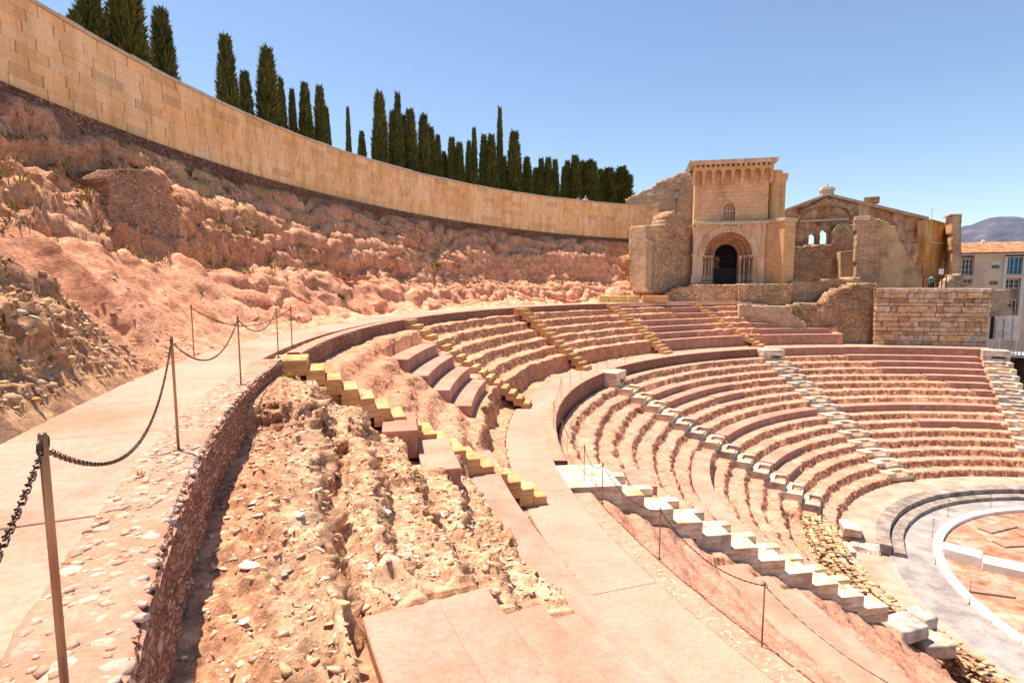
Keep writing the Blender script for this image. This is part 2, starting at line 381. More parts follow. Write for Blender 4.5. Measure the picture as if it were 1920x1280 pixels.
def hill_z(T, Q):
    Pq = np.stack([T*.74, Q, T*0], -1).reshape(-1, 3)
    s = hill_s(T, Q)+(fbm(Pq*.55, 3, 3)*.05).reshape(T.shape)*np.clip(hill_s(T, Q)*8, 0, 1)*np.clip((1-hill_s(T, Q))*6, 0, 1)
    ti = np.clip(np.searchsorted(HT, T)-1, 0, len(HT)-2); f = (T-HT[ti])/(HT[ti+1]-HT[ti]); f = f*f*(3-2*f)
    zs = np.stack([np.interp(s, SK, HZ[k]) for k in range(len(HT))])
    z = np.take_along_axis(zs, ti[None], 0)[0]*(1-f)+np.take_along_axis(zs, ti[None]+1, 0)[0]*f
    off = (fbm(Pq*.35, 3, 8)*1.5+fbm(Pq*1.4, 3, 9)*.14).reshape(T.shape); hh = .95; q_ = (z+off)/hh; fr_ = q_-np.floor(q_)
    zs_ = (np.floor(q_)+sst(.66, .97, fr_))*hh-off
    wgt = .85*sst(.42, .5, s)*sst(1., .95, s)+.5*sst(.05, .12, s)*sst(.45, .38, s)*(1-.8*sst(177, 181, T)*sst(196, 192, T))
    wgt = wgt*(1-.85*sst(158, 150, T)*sst(.44, .5, s)*sst(.78, .7, s))
    z = z*(1-wgt)+zs_*wgt
    z = np.where(Q < r_in_hill(T)-.02, -1.66, z)
    return z
def hill_d(P, T, Q, nz):
    s = hill_s(T, Q); e = np.clip(s*14, 0, 1)*np.clip((1-s)*9, .12, 1)
    skew = np.stack([T*.74+Q*.12, Q*.16, P[:, 2]*.16], 1)
    g = fbm(skew*.62, 5, 40, .5, True)                  # gullies running down the slope
    smooth = sst(178, 182, T)*sst(196, 191, T)*sst(.5, .44, s)+sst(150, 158, T)*sst(184, 178, T)*sst(.45, .38, s)
    big = fbm(P*.42, 4, 50)
    d1, d2, _ = worley(P*np.array([1.5, 1.5, 2.3]), 60); e1, e2, _ = worley(P*np.array([4.2, 4.2, 5.5]), 70)
    rock = sst(193, 197, T)*sst(.42, .3, s)
    rough = np.clip(1-.92*smooth, .07, 1)
    strata = fbm(np.stack([P[:, 0]*.25, P[:, 1]*.25, P[:, 2]*3.4], 1), 3, 66, .6, True)*sst(.55, .62, s)
    tz = P[:, 2]*1.25+fbm(P*.6, 3, 67)*1.6; saw = tz-np.floor(tz); ledge = (np.where(saw < .8, saw/.8, (1-saw)/.2)-.5)*sst(.3, .5, s+.12*big)
    pock = sst(.28, .5, fbm(P*1.25, 3, 68))
    f1, f2, fid = worley(P*np.array([2.2, 2.2, 6.4])+.25*vnoise(P*2, 71)[:, None], 72); plate = (fid-.5)*sst(.03, .15, f2-f1)
    wide = fbm(P*np.array([.22, .22, .3]), 3, 61)
    flute = fbm(np.stack([T*.74*2.2, Q*.3, P[:, 2]*.35], 1), 4, 62, .55, True)*sst(.9, .5, nz)
    d = .55*wide+.10*flute+.08*ledge*rough-.15*pock*(.25+.75*rough)+.11*fbm(P*1.15, 5, 63, .55, True)*(rough+.1)+.09*plate*(rough*.95+.04)+.20*big*rough+.20*g*(.3+1.7*smooth*sst(.0, .15, s)+.3*(s < .7))+(.07*(d2-d1)-.02)*rough*(.3+3*rock)+(.12*(e2-e1)-.03)*(.25*rough+1.8*rock)+.13*fbm(P*3.1, 5, 80, .66)*(rough+.22)+.17*strata
    return d*e-.03*(1-e)
def hill_c(P, T, Q, nz, d):
    s = hill_s(T, Q); n = fbm(P*.5, 4, 90); n2 = fbm(P*1.9, 4, 95)
    rock = sst(192.5, 196.5, T)*sst(.5, .34, s)
    pale = sst(.05, .5, n+.35*n2)*.65
    up = sst(.55, .7, s)
    dry = sst(.12, .45, fbm(P*.8, 4, 101))*sst(.4, .7, s)*.55
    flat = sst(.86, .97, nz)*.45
    c = tint((.58, .285, .175), (pale, (.70, .405, .27)), (up*.4, (.58, .33, .185)), (flat*1.2, (.72, .45, .295)), (dry, (.56, .38, .16)), (sst(.15, .45, fbm(P*3.3, 4, 103))*.5, (.38, .18, .095)), (sst(.2, .5, fbm(P*2.7, 4, 108))*.45, (.74, .48, .3)))
    rv, _, idv = worley(P*4.2, 70)
    rc = np.stack([.42+.36*idv, .25+.28*idv, .13+.18*idv], 1)
    gr = (idv > .78)[:, None]; rc = np.where(gr, np.array([.32, .2, .13]), rc)
    k = (rock*.9+up*.3*sst(.1, .5, n2))[:, None]
    c = c*(1-k)+rc*k
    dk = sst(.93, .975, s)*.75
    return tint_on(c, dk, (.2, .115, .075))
def tint_on(c, m_, cc): return c*(1-m_[:, None])+np.array(cc)*m_[:, None]
def thgrid(segs):
    out = []
    for a, b, d in segs: out += list(np.arange(a, b, d))
    return np.array(out+[segs[-1][1]])
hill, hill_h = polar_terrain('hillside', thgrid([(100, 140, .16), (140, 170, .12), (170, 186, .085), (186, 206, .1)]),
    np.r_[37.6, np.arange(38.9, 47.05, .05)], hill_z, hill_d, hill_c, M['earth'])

# --- upper bank of seats
RM = [36.2, 35.45, 34.7, 33.95, 33.2, 32.45]; ZM = [-2.05, -2.55, -3.05, -3.55, -4.05, -4.56]
def row_zone(T, keys): return np.interp(T, [k for k, _ in keys], [v for _, v in keys])
# sectors where seats are restored: terrain sinks below them  (row, th0, th1)
SEATS_UP = [(1, 172, 180.4, ), (2, 172.2, 181.2), (3, 172.2, 181.2), (4, 172.6, 181.6),
            (2, 190.2, 193.0), (3, 191.4, 195.0), (5, 187.6, 216), (1, 204.8, 216), (2, 203.5, 216), (3, 203.1, 216), (4, 202.4, 216),
            (0, 108.3, 117.3), (1, 108.2, 117.1), (2, 116, 124.8), (3, 112.5, 124.7), (4, 116.5, 124.5), (5, 108.2, 125.3),
            (1, 99.5, 104.5), (2, 97.3, 104.4), (3, 94.5, 104.3), (4, 91.5, 104.2), (5, 91, 104.2)]
def up_z(T, Q):
    wob = row_zone(T, [(90, .06), (126, .10), (168, .14), (172, .20), (190, .18), (194, .15), (216, .15)])
    soft = row_zone(T, [(90, .09), (168, .13), (173, .28), (190, .24), (193, .15), (216, .15)])
    z = np.full(T.shape, -2.0)
    for k in range(6):
        drop = 1.05 if k == 5 else .5
        n1 = fbm(np.stack([T*.6*1.0, np.full(T.shape, 7.3*k), np.zeros(T.shape)], -1).reshape(-1, 3)*.7, 4, 120+k, .6).reshape(T.shape)
        w_ = soft*(1.0 if k < 5 else .7)
        z = z-drop*sst(w_, -w_, Q-(RM[k]+wob*n1*1.9+.03))
    z = z+np.where(Q > 36.3, 0, .0)
    ramp = np.interp(Q, [31.75, 32.4, 36.2], [-5.5, -4.8, -2.1])
    er = row_zone(T, [(90, .0), (128, .06), (169, .1), (173, .12), (181, .25), (187, .4), (192, .12), (200, .06), (216, .06)])
    z = z*(1-er)+ramp*er
    spill = sst(183, 186, T)*sst(190.5, 188, T)*sst(33.6, 31.6, Q)
    z = z*(1-spill)+spill*np.interp(Q, [31.6, 33.6], [-5.5, -4.3])
    jg = (fbm(np.stack([T*.7, Q*1.3, T*0], -1).reshape(-1, 3), 4, 181)*1.6).reshape(T.shape)
    z = z+.20*sst(192, 193, T)*sst(197.4, 196.6, T+jg)*sst(35.0, 35.4, Q)-.24*sst(196.6, 197.4, T+jg)*sst(35.6, 36., Q)
    z = z-.32*sst(191.2, 191.8, T)*sst(195, 192.8, T)*sst(36.9, 36.4, Q)*sst(32.2, 32.8, Q)
    for (k, a, b) in SEATS_UP:
        m_ = (T > a+.07) & (T < b-.07) & (Q > RM[k]-.35) & (Q < (RM[k-1] if k else 36.95)+.02)
        z = np.where(m_, np.minimum(z, ZM[k]-.22), z)
        m2 = (T > a-.1) & (T < b+.1) & (Q <= RM[k]+.05) & (Q > (RM[k+1] if k < 5 else 31.7))
        z = np.where(m2, np.minimum(z, (ZM[k+1] if k < 5 else ZB-.0)+.02), z)
    z = np.where(Q < 31.78, np.minimum(z, -5.66), z)
    return z
def up_seatmask(T, Q):
    m_ = np.zeros(T.shape)
    for (k, a, b) in SEATS_UP: m_ = np.maximum(m_, ((T > a-.15) & (T < b+.15) & (Q > RM[k]-.5) & (Q < (RM[k-1] if k else 36.95)+.1)).astype(float))
    return m_
def up_d(P, T, Q, nz):
    near = sst(190, 194, T); steep = 1-sst(.35, .9, nz); sm = 1-up_seatmask(T, Q)*.85
    ed = np.clip((Q-31.6)*5, 0, 1)*np.clip((37.2-Q)*5, 0, 1)
    d1, d2, _ = worley(P*np.array([2.2, 2.2, 3.2]), 130); e1, e2, _ = worley(P*np.array([6.5, 6.5, 8.5]), 140); g1, g2, _ = worley(P*15, 143)
    h1, h2, hid = worley(P*np.array([5.2, 5.2, 8.]), 146); plate = (hid-.5)*sst(.02, .12, h2-h1)
    m1, m2, mid = worley(P*np.array([11., 11., 16.]), 148); plate2 = (mid-.5)*sst(.02, .12, m2-m1)
    d = (.13*plate+.06*plate2)*(near*.8+.6*steep)+.20*fbm(P*.9, 4, 150)*(.45+.65*near)+(.17*(d2-d1)-.06)*(.4*steep+.35*near+.1)+(.085*(e2-e1)-.02)*(.9*steep+.15*near+.2)+.024*(g2-g1)*near+.05*fbm(P*4, 4, 160)
    return d*sm*ed
def up_c(P, T, Q, nz, d):
    near = sst(190.5, 194, T); n = fbm(P*.7, 4, 170); n2 = fbm(P*2.6, 4, 175); steep = 1-sst(.4, .85, nz)
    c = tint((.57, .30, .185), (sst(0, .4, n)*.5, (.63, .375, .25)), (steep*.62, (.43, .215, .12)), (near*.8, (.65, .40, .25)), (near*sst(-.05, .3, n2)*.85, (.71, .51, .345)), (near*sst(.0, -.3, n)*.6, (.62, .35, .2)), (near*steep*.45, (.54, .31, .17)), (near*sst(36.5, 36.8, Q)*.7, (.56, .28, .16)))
    _, _, idv = worley(P*6.5, 140); v = (near*.55*(idv-.45))[:, None]
    return np.clip(c*(1+v*1.1), .03, .85)
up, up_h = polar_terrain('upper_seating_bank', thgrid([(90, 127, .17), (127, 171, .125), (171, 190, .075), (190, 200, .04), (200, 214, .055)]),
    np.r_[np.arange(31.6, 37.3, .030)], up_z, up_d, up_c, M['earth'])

# --- lower bank of seats
NL = 15
RL = [29.05-.886*k for k in range(NL)]; ZL = [-6.145-.443*k for k in range(NL)]
SEATS_LO = [(0, 71.8, 93), (1, 72.2, 89), (2, 72.6, 89.2), (3, 73, 82.5), (4, 73.4, 79.7), (5, 73.8, 76.5), (7, 75.2, 107.2), (9, 76.6, 92),
            (7, 112, 133.5), (2, 134.5, 144.6), (3, 123.5, 143.8), (4, 123.6, 131.4), (7, 133.5, 142.6), (10, 128.3, 141.5), (11, 134.9, 142),
            (7, 153, 184.2), (3, 176.3, 181), (4, 190.2, 206), (5, 190.2, 206), (6, 190.3, 199)]
def lo_dz(T): return np.interp(T, [166, 187, 190, 198, 208], [0, .58, .58, .3, .15])
def lo_z(T, Q):
    wob = row_zone(T, [(64, .08), (146, .10), (150, .14), (180, .14), (186, .25), (210, .25)])
    soft = row_zone(T, [(64, .08), (146, .11), (151, .13), (180, .14), (187, .3), (210, .3)])
    z = np.full(T.shape, -6.145)
    for k in range(NL):
        n1 = fbm(np.stack([T*.5, np.full(T.shape, 5.1*k), np.zeros(T.shape)], -1).reshape(-1, 3)*.8, 4, 220+k, .6).reshape(T.shape)
        drop = .5 if k == NL-1 else .443
        z = z-drop*sst(soft, -soft, Q-(RL[k]+wob*n1*1.6+.02))
    z = z-np.interp(T, [64, 107, 110, 146, 149.5, 153, 181, 184.2, 189.6, 191.5, 210], [.07, .07, .06, .06, .34,   .30, .30, .30, .30, .62, .50])+lo_dz(T)*np.clip((Q-17)/4, 0, 1)
    ramp = np.interp(Q, [14.6, 16.4, 29.05], [-12.9, -12.6, -6.3])-np.interp(T, [150, 153, 181, 189.6, 191.5], [0, .3, .3, .3, .6])+lo_dz(T)*np.clip((Q-17)/4, 0, 1)
    er = row_zone(T, [(64, .02), (147, .03), (152, .1), (178, .12), (184, .14), (189, .2), (192, .35), (210, .35)])
    z = z*(1-er)+ramp*er
    for (k, a, b) in SEATS_LO:
        m_ = (T > a-.1) & (T < b+.1) & (Q > RL[k]-.3) & (Q < (RL[k-1] if k else 29.86)+.02)
        dz = (.42 if a > 184 else 0)-lo_dz(T)
        z = np.where(m_, np.minimum(z, ZL[k]-.25-dz), z)
        m2 = (T > a-.1) & (T < b+.1) & (Q <= RL[k]+.05) & (Q > RL[k]-.886)
        z = np.where(m2, np.minimum(z, ZL[k]-.443+.02-dz), z)
    tr = sst(153, 155, T)*sst(183, 181.5, T)*sst(19.2, 18.9, Q)*sst(17.0, 17.2, Q); z = z*(1-tr)+tr*np.minimum(z, -12.35)
    tr = sst(183.5, 185, T)*sst(18.3, 18.0, Q)*sst(16.4, 16.7, Q); z = z*(1-tr)+tr*np.minimum(z, -12.7)
    pod = sst(16.3, 16.0, Q)*sst(154, 152, T); z = z*(1-pod)+pod*-12.87
    z = np.where((Q < 14.75) | ((Q < 16.1) & (T > 153.5)), -13.6, z)
    # excavated hollow behind the yellow footing
    hol = sst(159, 163, T)*sst(17.9, 17.3, Q)*sst(186, 182, T); z = z*(1-hol)+hol*np.minimum(z, -12.87)
    z = np.where(Q > 29.8, -6.6, z)
    return np.where(T < np.interp(Q, [15, 18, 24, 30], [77.0, 73.4, 70.6, 68.5]), -15.4, z)
def lo_d(P, T, Q, nz):
    steep = 1-sst(.35, .92, nz); sm = np.ones(len(T))
    for (k, a, b) in SEATS_LO: sm = np.where((T > a-.15) & (T < b+.15) & (Q > RL[k]-.45) & (Q < RL[k]+.95), .12, sm)
    d1, d2, _ = worley(P*np.array([2.6, 2.6, 3.4]), 230); e1, e2, _ = worley(P*np.array([6., 6., 8.]), 240)
    ed = np.clip((Q-15.2)*3, 0, 1)*np.clip((29.7-Q)*5, 0, 1)
    left = sst(147, 153, T)
    h1, h2, hid = worley(P*np.array([4.2, 4.2, 6.5]), 246); plate = (hid-.5)*sst(.02, .12, h2-h1)
    d = .12*plate*(steep+.08)+(.15*(d2-d1)-.04)*(.8*steep+.12)+(.11*(e2-e1)-.03)*(.9*steep+.1)+.05*fbm(P*1.6, 4, 250)*(.5+.9*left)+.03*fbm(P*5, 4, 255)*(.4+steep)
    return d*ed*sm
def lo_c(P, T, Q, nz, d):
    steep = 1-sst(.3, .88, nz); n = fbm(P*.6, 4, 260); n2 = fbm(P*2.2, 4, 262)
    _, _, idv = worley(P*6., 240)
    c = tint((.53, .285, .20), (sst(0, .4, n)*.4, (.59, .35, .255)), (steep*.85, (.44, .225, .135)), (steep*sst(0, .3, n2)*.6, (.54, .33, .20)))
    c = c*(1+(steep*.75*(idv-.5))[:, None])
    pod = sst(16.3, 16., Q)*sst(176, 170, T); c = tint_on(c, pod*.8, (.66, .56, .48))
    return np.clip(c, .04, .8)
lo, lo_h = polar_terrain('lower_seating_bank', thgrid([(67.5, 110, .2), (110, 150, .17), (150, 182, .14), (182, 210, .18)]),
    np.r_[np.arange(14.5, 16.5, .12), np.arange(16.5, 29.95, .045)], lo_z, lo_d, lo_c, M['earth'])

# --- walks, made of slabs with open joints
def walk(name, r0, r1, z, t0, t1, seg, mat, thick=.1):
    bm = MB(); f0 = (lambda t: r0(t)) if callable(r0) else (lambda t: r0)
    bm.arc(min(r0, 99), r1, z-.3, z-.03, t0, t1, 90)
    o = bm.build(name, M['joint']); tag(o, kind='structure')
    t = t0; rr = random.Random(int(r0*10))
    while t < t1-.01:
        dt = min(t1, t+seg*rr.uniform(.8, 1.25)/(r0*.01745)); n = max(3, int((dt-t)/.9))
        if t1-dt < .6: dt = t1
        b = MB(); b.arc(r0, r1, z-thick, z+rr.uniform(-.003, .003), t+.011, dt-.011, n)
        b.build('paving_slab', mat, o, bevel=.006, seg=1)
        t = dt
    return o
walk('upper_walk', 37.72, 39.32, ZA, 128.4, 214, 2.2, M['pave'])
walk('lower_walk', 30.32, 31.78, ZB, 69, 212, 4.3, M['pave_low'])
# packed earth apron beside the upper walk and behind the far end
bm = MB(); bm.arc(39.3, 40.6, ZA-.3, ZA-.035, 128, 190, 60); bm.arc(30.3, 46.5, ZB-.4, ZB-.04, 70.5, 104.9, 40); bm.arc(31.7, 33.9, ZB-.4, ZB-.045, 104.9, 127, 24)
bm.arc(36.95, 41., ZA-.3, ZA-.03, 100, 128.4, 30)
tag(bm.build('earth_path', m_plain('packed_earth', [(.55, .36, .25), (.62, .43, .31), (.66, .49, .37)], .7, 16, .012, .95)), kind='structure')

# --- rubble retaining walls with cobbled tops
def ring_wall(name, label, r0, r1, ztop, zbot, t0, t1, dth, face, top, amp=.05, group=None, grain=6.):
    root = thing(name, label, 'retaining wall', pol(r0, (t0+t1)/2, zbot), 0, group)
    inv = Vector(root.location)
    def sheet(nm, prof, mat, a_):
        th = np.arange(t0, t1+dth*.5, dth); pr = np.array(prof); nt_, nr = len(th), len(pr)
        T, J = np.meshgrid(th, np.arange(nr), indexing='ij'); t = np.radians(T)
        P = np.stack([CX+pr[J, 0]*np.cos(t), CY+pr[J, 0]*np.sin(t), pr[J, 1]], -1)
        N = np.cross(np.gradient(P, axis=1), np.gradient(P, axis=0)); N /= np.maximum(np.linalg.norm(N, axis=-1, keepdims=True), 1e-9)
        fl = P.reshape(-1, 3); d1, d2, _ = worley(fl*grain, 310)
        d = a_*(1.5*np.clip(d2-d1, 0, .6)-.3)+a_*.8*fbm(fl*3, 4, 320)
        V = fl+N.reshape(-1, 3)*d[:, None]-np.array(inv)
        ii, jj = np.meshgrid(np.arange(nt_-1), np.arange(nr-1), indexing='ij'); a = (ii*nr+jj).ravel()
        return put(nm, mesh(nm, V, np.stack([a, a+1, a+nr+1, a+nr], 1), mat), root)
    zz = np.linspace(zbot, ztop, max(4, int((ztop-zbot)/.06)))
    sheet('face', [(r0+(z-ztop)*-.04*0, z) for z in zz], face, amp)
    rr = np.linspace(r0-.01, r1, 9)
    sheet('wall_top', [(r, ztop+.012-.05*max(0, (r0+.05-r)/.06)) for r in rr]+[(r1, ztop-.1)], top, amp*.35)
    b = MB()
    for tt in (t0, t1):
        b.add([Vector(pol(r0+.03, tt, zbot))-inv, Vector(pol(r1, tt, zbot))-inv, Vector(pol(r1, tt, ztop))-inv, Vector(pol(r0+.03, tt, ztop))-inv], [(0, 1, 2, 3)])
    b.build('end_face', face, root)
    return root
wall_near = ring_wall('retaining_wall', 'thick rubble wall with cobbled top carrying the nearest chain posts', 37.24, 37.74, ZA, -2.95, 191.65, 214, .09, M['wallface'], M['mortar_top'], .05)
wall_far = ring_wall('retaining_wall', 'low kerb wall along the upper walk between the first and third ochre stairs', 37.02, 37.36, ZA+.03, -2.5, 147, 190.2, .16, M['wallface'], M['mortar_top'], .035)
wall_far2 = ring_wall('retaining_wall', 'low kerb wall beneath the yellow blocks, behind the farthest ochre stairs', 37.02, 37.36, ZA+.03, -2.5, 104, 146.6, .25, M['wallface'], M['mortar_top'], .03)
wall_b1 = ring_wall('retaining_wall', 'curved rubble wall edging the lower walk beside the nearest white stairs', 29.82, 30.34, ZB+.01, -6.9, 189.6, 212, .14, M['wallface'], M['mortar_top'], .04)
wall_b2 = ring_wall('retaining_wall', 'curved brown brick wall edging the lower walk between the first and second white stairs', 29.88, 30.34, ZB+.02, -6.9, 148.6, 184.4, .16, M['wallface'], M['mortar_top'], .03)
wall_b3 = ring_wall('retaining_wall', 'curved brown brick wall edging the lower walk between the second and third white stairs', 30.0, 30.34, ZB+.05, -6.9, 109.5, 146.0, .2, M['wallface'], M['mortar_top'], .03)
wall_b4 = ring_wall('retaining_wall', 'smooth brown wall edging the far lower walk right of the third white stairs', 29.9, 30.34, ZB+.03, -6.9, 71.2, 106.3, .3, M['riser'], M['pink'], .008)

def ico(sub=1, seed=0, flat=.6, jit=.25):
    import bmesh
    b = bmesh.new(); bmesh.ops.create_icosphere(b, subdivisions=sub, radius=1.)
    rr = np.random.default_rng(seed); V = np.array([v.co for v in b.verts]); Fc = [[v.index for v in f.verts] for f in b.faces]; b.free()
    off = rr.uniform(-9, 9, 3); V = V*(1+jit*2*fbm(V*.9+off, 3, seed)[:, None])
    # chop a few flat facets
    for _ in range(4):
        n = rr.normal(size=3); n /= np.linalg.norm(n); h = rr.uniform(.55, .8); dd = V@n; V = V-np.outer(np.maximum(dd-h, 0), n)
    V[:, 2] *= flat; V[:, 0] *= rr.uniform(.8, 1.35)
    return V, np.array(Fc)
def scatter_cobbles(wall, r0, r1, z, t0, t1, n, smin, smax, seed):
    ms = [mesh('cobble', *ico(2, seed+i, .42, .16), M['cobble'], True) for i in range(6)]
    rr = random.Random(seed); pts = []; k = 0; inv = Vector(wall.location)
    while len(pts) < n and k < n*40:
        k += 1; t = rr.uniform(t0, t1)
        if rr.random() < .35: t = t0+(t1-t0)*(1-rr.random()**2)*1.0
        r = rr.uniform(r0, r1); s = rr.uniform(smin, smax); p = Vector(pol(r, t, z))
        if any((p-q).length < (s+u)*.95 for q, u in pts): continue
        pts.append((p, s))
        put('cobble', rr.choice(ms), wall, p-inv+Vector((0, 0, -.31*s)), (rr.uniform(-.2, .2), rr.uniform(-.2, .2), rr.uniform(0, 6.28)), (s*rr.uniform(.8, 1.25), s*rr.uniform(.7, 1), s*rr.uniform(.8, 1.1)))
scatter_cobbles(wall_near, 37.27, 37.72, ZA+.012, 193.5, 209.5, 300, .04, .11, 41)
def small_cobbles(wall, r0, r1, z, t0, t1, n, seed):
    rr = np.random.default_rng(seed); sh = [ico(1, seed+i, .5, .2) for i in range(5)]; VV = []; FF_ = []; off = 0; inv = np.array(wall.location)
    for i in range(n):
        t, r = rr.uniform(t0, t1), rr.uniform(r0, r1); s = .012+.035*rr.random()**1.7; V, Fc = sh[rr.integers(5)]; a = rr.uniform(0, 6.3); c, s_ = np.cos(a), np.sin(a)
        V = V*s*np.array([1.1, .8, 1]); V = np.stack([V[:, 0]*c-V[:, 1]*s_, V[:, 0]*s_+V[:, 1]*c, V[:, 2]], 1)+np.array(pol(r, t, z))-inv; VV.append(V); FF_.append(Fc+off); off += len(V)
    o = put('small_cobbles', mesh('small_cobbles', np.concatenate(VV), np.concatenate(FF_), M['cobble_s']), wall); o['kind'] = 'stuff'
small_cobbles(wall_near, 37.25, 37.73, ZA+.008, 191.8, 212, 1500, 47); small_cobbles(wall_b1, 29.87, 30.33, ZB+.015, 190, 208, 800, 48)
scatter_cobbles(wall_b1, 29.9, 30.3, ZB+.022, 190, 206, 160, .035, .075, 43)

# --- great curved wall of pale ashlar
def wz0(t): return float(np.interp(t, [100, 108, 116, 136, 147, 157, 170, 182, 230], [5.25, 5.3, 5.31, 5.62, 5.79, 5.93, 6.02, 6.07, 6.1]))
ZT = 9.05
gw = thing('curved_wall', 'long curved wall of pale ashlar blocks crowning the earth hillside', 'wall', pol(46.9, 150, 6))
gi = Vector(gw.location)
def rel(b, o):
    b.V = [tuple(Vector(v)-o) for v in b.V]; return b
b = MB(); b.arc(46.93, 47.5, lambda t: wz0(t)-.8, ZT-.06, 108.2, 214, 150); rel(b, gi).build('core', M['joint'], gw)
b = MB(); b.arc(46.72, 47.3, lambda t: wz0(t)-1.1, lambda t: wz0(t)-.05, 108.2, 214, 220); rel(b, gi).build('footing', M['footing'], gw)  # rubble strip along the wall base, darker than the blocks above
b = MB()
t = 108.2
while t < 214:
    jz = random.uniform(-.02, .02); jr = random.uniform(-.03, .03); b.arc(46.84+jr, 47.55, ZT-.05, ZT+.09+jz, t+.025, min(214, t+1.35)-.025, 2); t += 1.35
rel(b, gi).build('coping', M['coping'], gw)
NCR = 8; cells = []
for c in range(NCR):
    t = 108.25+(.6 if c % 2 else 0); rr = random.Random(c)
    if c % 2: cells.append((c, 108.25, 108.85-.0))
    while t < 200:
        L = rr.choice([1.05, 1.25, 1.45]); dt = L/46.9*57.3; cells.append((c, t, t+dt)); t += dt
vis = sorted([q for q in cells if q[1] < 184.5], key=lambda q: (Vector(pol(46.9, q[1], 7)).length))
single = set(vis[:300])
far = MB(); rr = random.Random(5)
for q in cells:
    c, a, e = q
    f0 = lambda t, c=c: wz0(t)+(ZT-.06-wz0(t))*c/NCR+.003
    f1 = lambda t, c=c: wz0(t)+(ZT-.06-wz0(t))*(c+1)/NCR-.003
    g = .02/46.9*57.3; pr_ = rr.uniform(-.006, .006)
    b = far if q not in single else MB()
    b.arc(46.9+pr_, 46.99, f0, f1, a+g, e-g, 1)
    if q in single: rel(b, gi).build('ashlar_block', M['ashlar'], gw)
rel(far, gi); tag(far.build('ashlar_blocks', M['ashlar_s'], gw), kind='stuff')
def shard(sub_, seed, flat):
    V, Fc = ico(sub_, seed, 1., .2); r0 = np.random.default_rng(seed+900)
    for _ in range(9):
        n = r0.normal(size=3); n /= np.linalg.norm(n); h = r0.uniform(.35, .6); V = V-np.outer(np.maximum(V@n-h, 0), n)
    V = V/np.abs(V).max(); V[:, 2] *= flat; V[:, 1] *= r0.uniform(.55, .95); return V, Fc

# ================================================================== SEATS, STAIRS, ORCHESTRA
def seat(label, r0, r1, z, t0, t1, drop, riser='riser', group=None, top='pink', dz=None):
    up_ = lambda v: (lambda t: v+float(dz(t))) if dz else v
    root = thing('stone_seat', label, 'stone seat', pol((r0+r1)/2, (t0+t1)/2, z-drop), 0, group); inv = Vector(root.location)
    rel(MB().arc(r0, r1, up_(z-.075), up_(z), t0, t1), inv).build('seat_top', M[top], root, bevel=.012, seg=1)
    e = .01/r0*57.3
    rel(MB().arc(r0+.012, r1-.02, up_(z-drop-.12), up_(z-.077), t0+e, t1-e), inv).build('riser', M[riser], root)
    return root
def ush(k, tm): return -.25*float(np.interp(tm, [163, 170, 196, 200], [0, 1, 1, 0])) if k < 5 else 0
UPL = {
 (1, 172): ('topmost of the four pink curved seats left of the second ochre stair', 'riser'),
 (2, 172.2): ('second from the top of the four pink curved seats left of the second ochre stair', 'riser'),
 (3, 172.2): ('third from the top of the four pink curved seats left of the second ochre stair', 'pink'),
 (4, 172.6): ('lowest of the four pink curved seats left of the second ochre stair', 'pink'),
 (2, 190.2): ('small pink seat stub against the lower side of the nearest ochre stair', 'riser'),
 (3, 191.4): ('squarish pink seat below the small stub beside the nearest ochre stair', 'riser'),
 (5, 187.6): ('long low pink ledge running between the rubble and the lower walk', 'pink'),
 (1, 204.8): ('broad pink slab seat at the bottom edge, highest of the nearest ones', 'pink'),
 (2, 203.5): ('pink slab seat at the bottom edge, second from the rubble', 'pink'),
 (3, 203.1): ('pink slab seat at the bottom edge, just below the end of the rubble', 'pink'),
 (4, 202.4): ('narrow pink slab seat at the bottom edge, nearest the lower walk', 'pink')}
FARU = {(0, 108.3): 'short top seat', (1, 108.2): 'second seat', (2, 116): 'third seat, on the left half', (3, 112.5): 'fourth and long seat', (4, 116.5): 'fifth seat, cut short on the right', (5, 108.2): 'lowest tall brick seat',
        (1, 99.5): 'short top seat', (2, 97.3): 'second seat', (3, 94.5): 'third seat', (4, 91.5): 'fourth and longer seat', (5, 91): 'lowest and longest seat'}
for (k, a, e) in SEATS_UP:
    e = min(e, 214); tm = (a+e)/2 if e < 200 else 205
    sh = ush(k, tm); r1 = 36.05 if (k == 1 and a > 200) else (RM[k-1]+(ush(k-1, tm)) if k else 36.98)
    drop = .5 if k < 5 else 1.0
    if (k, a) in UPL: lb, rs_ = UPL[(k, a)]
    else: lb, rs_ = FARU[(k, a)]+(' between the third and fourth far ochre stairs' if a > 105 else ' right of the farthest ochre stair'), 'riser'
    seat(lb, RM[k]+sh, r1, ZM[k], a, e, drop, rs_, 'restored seats of the upper bank')
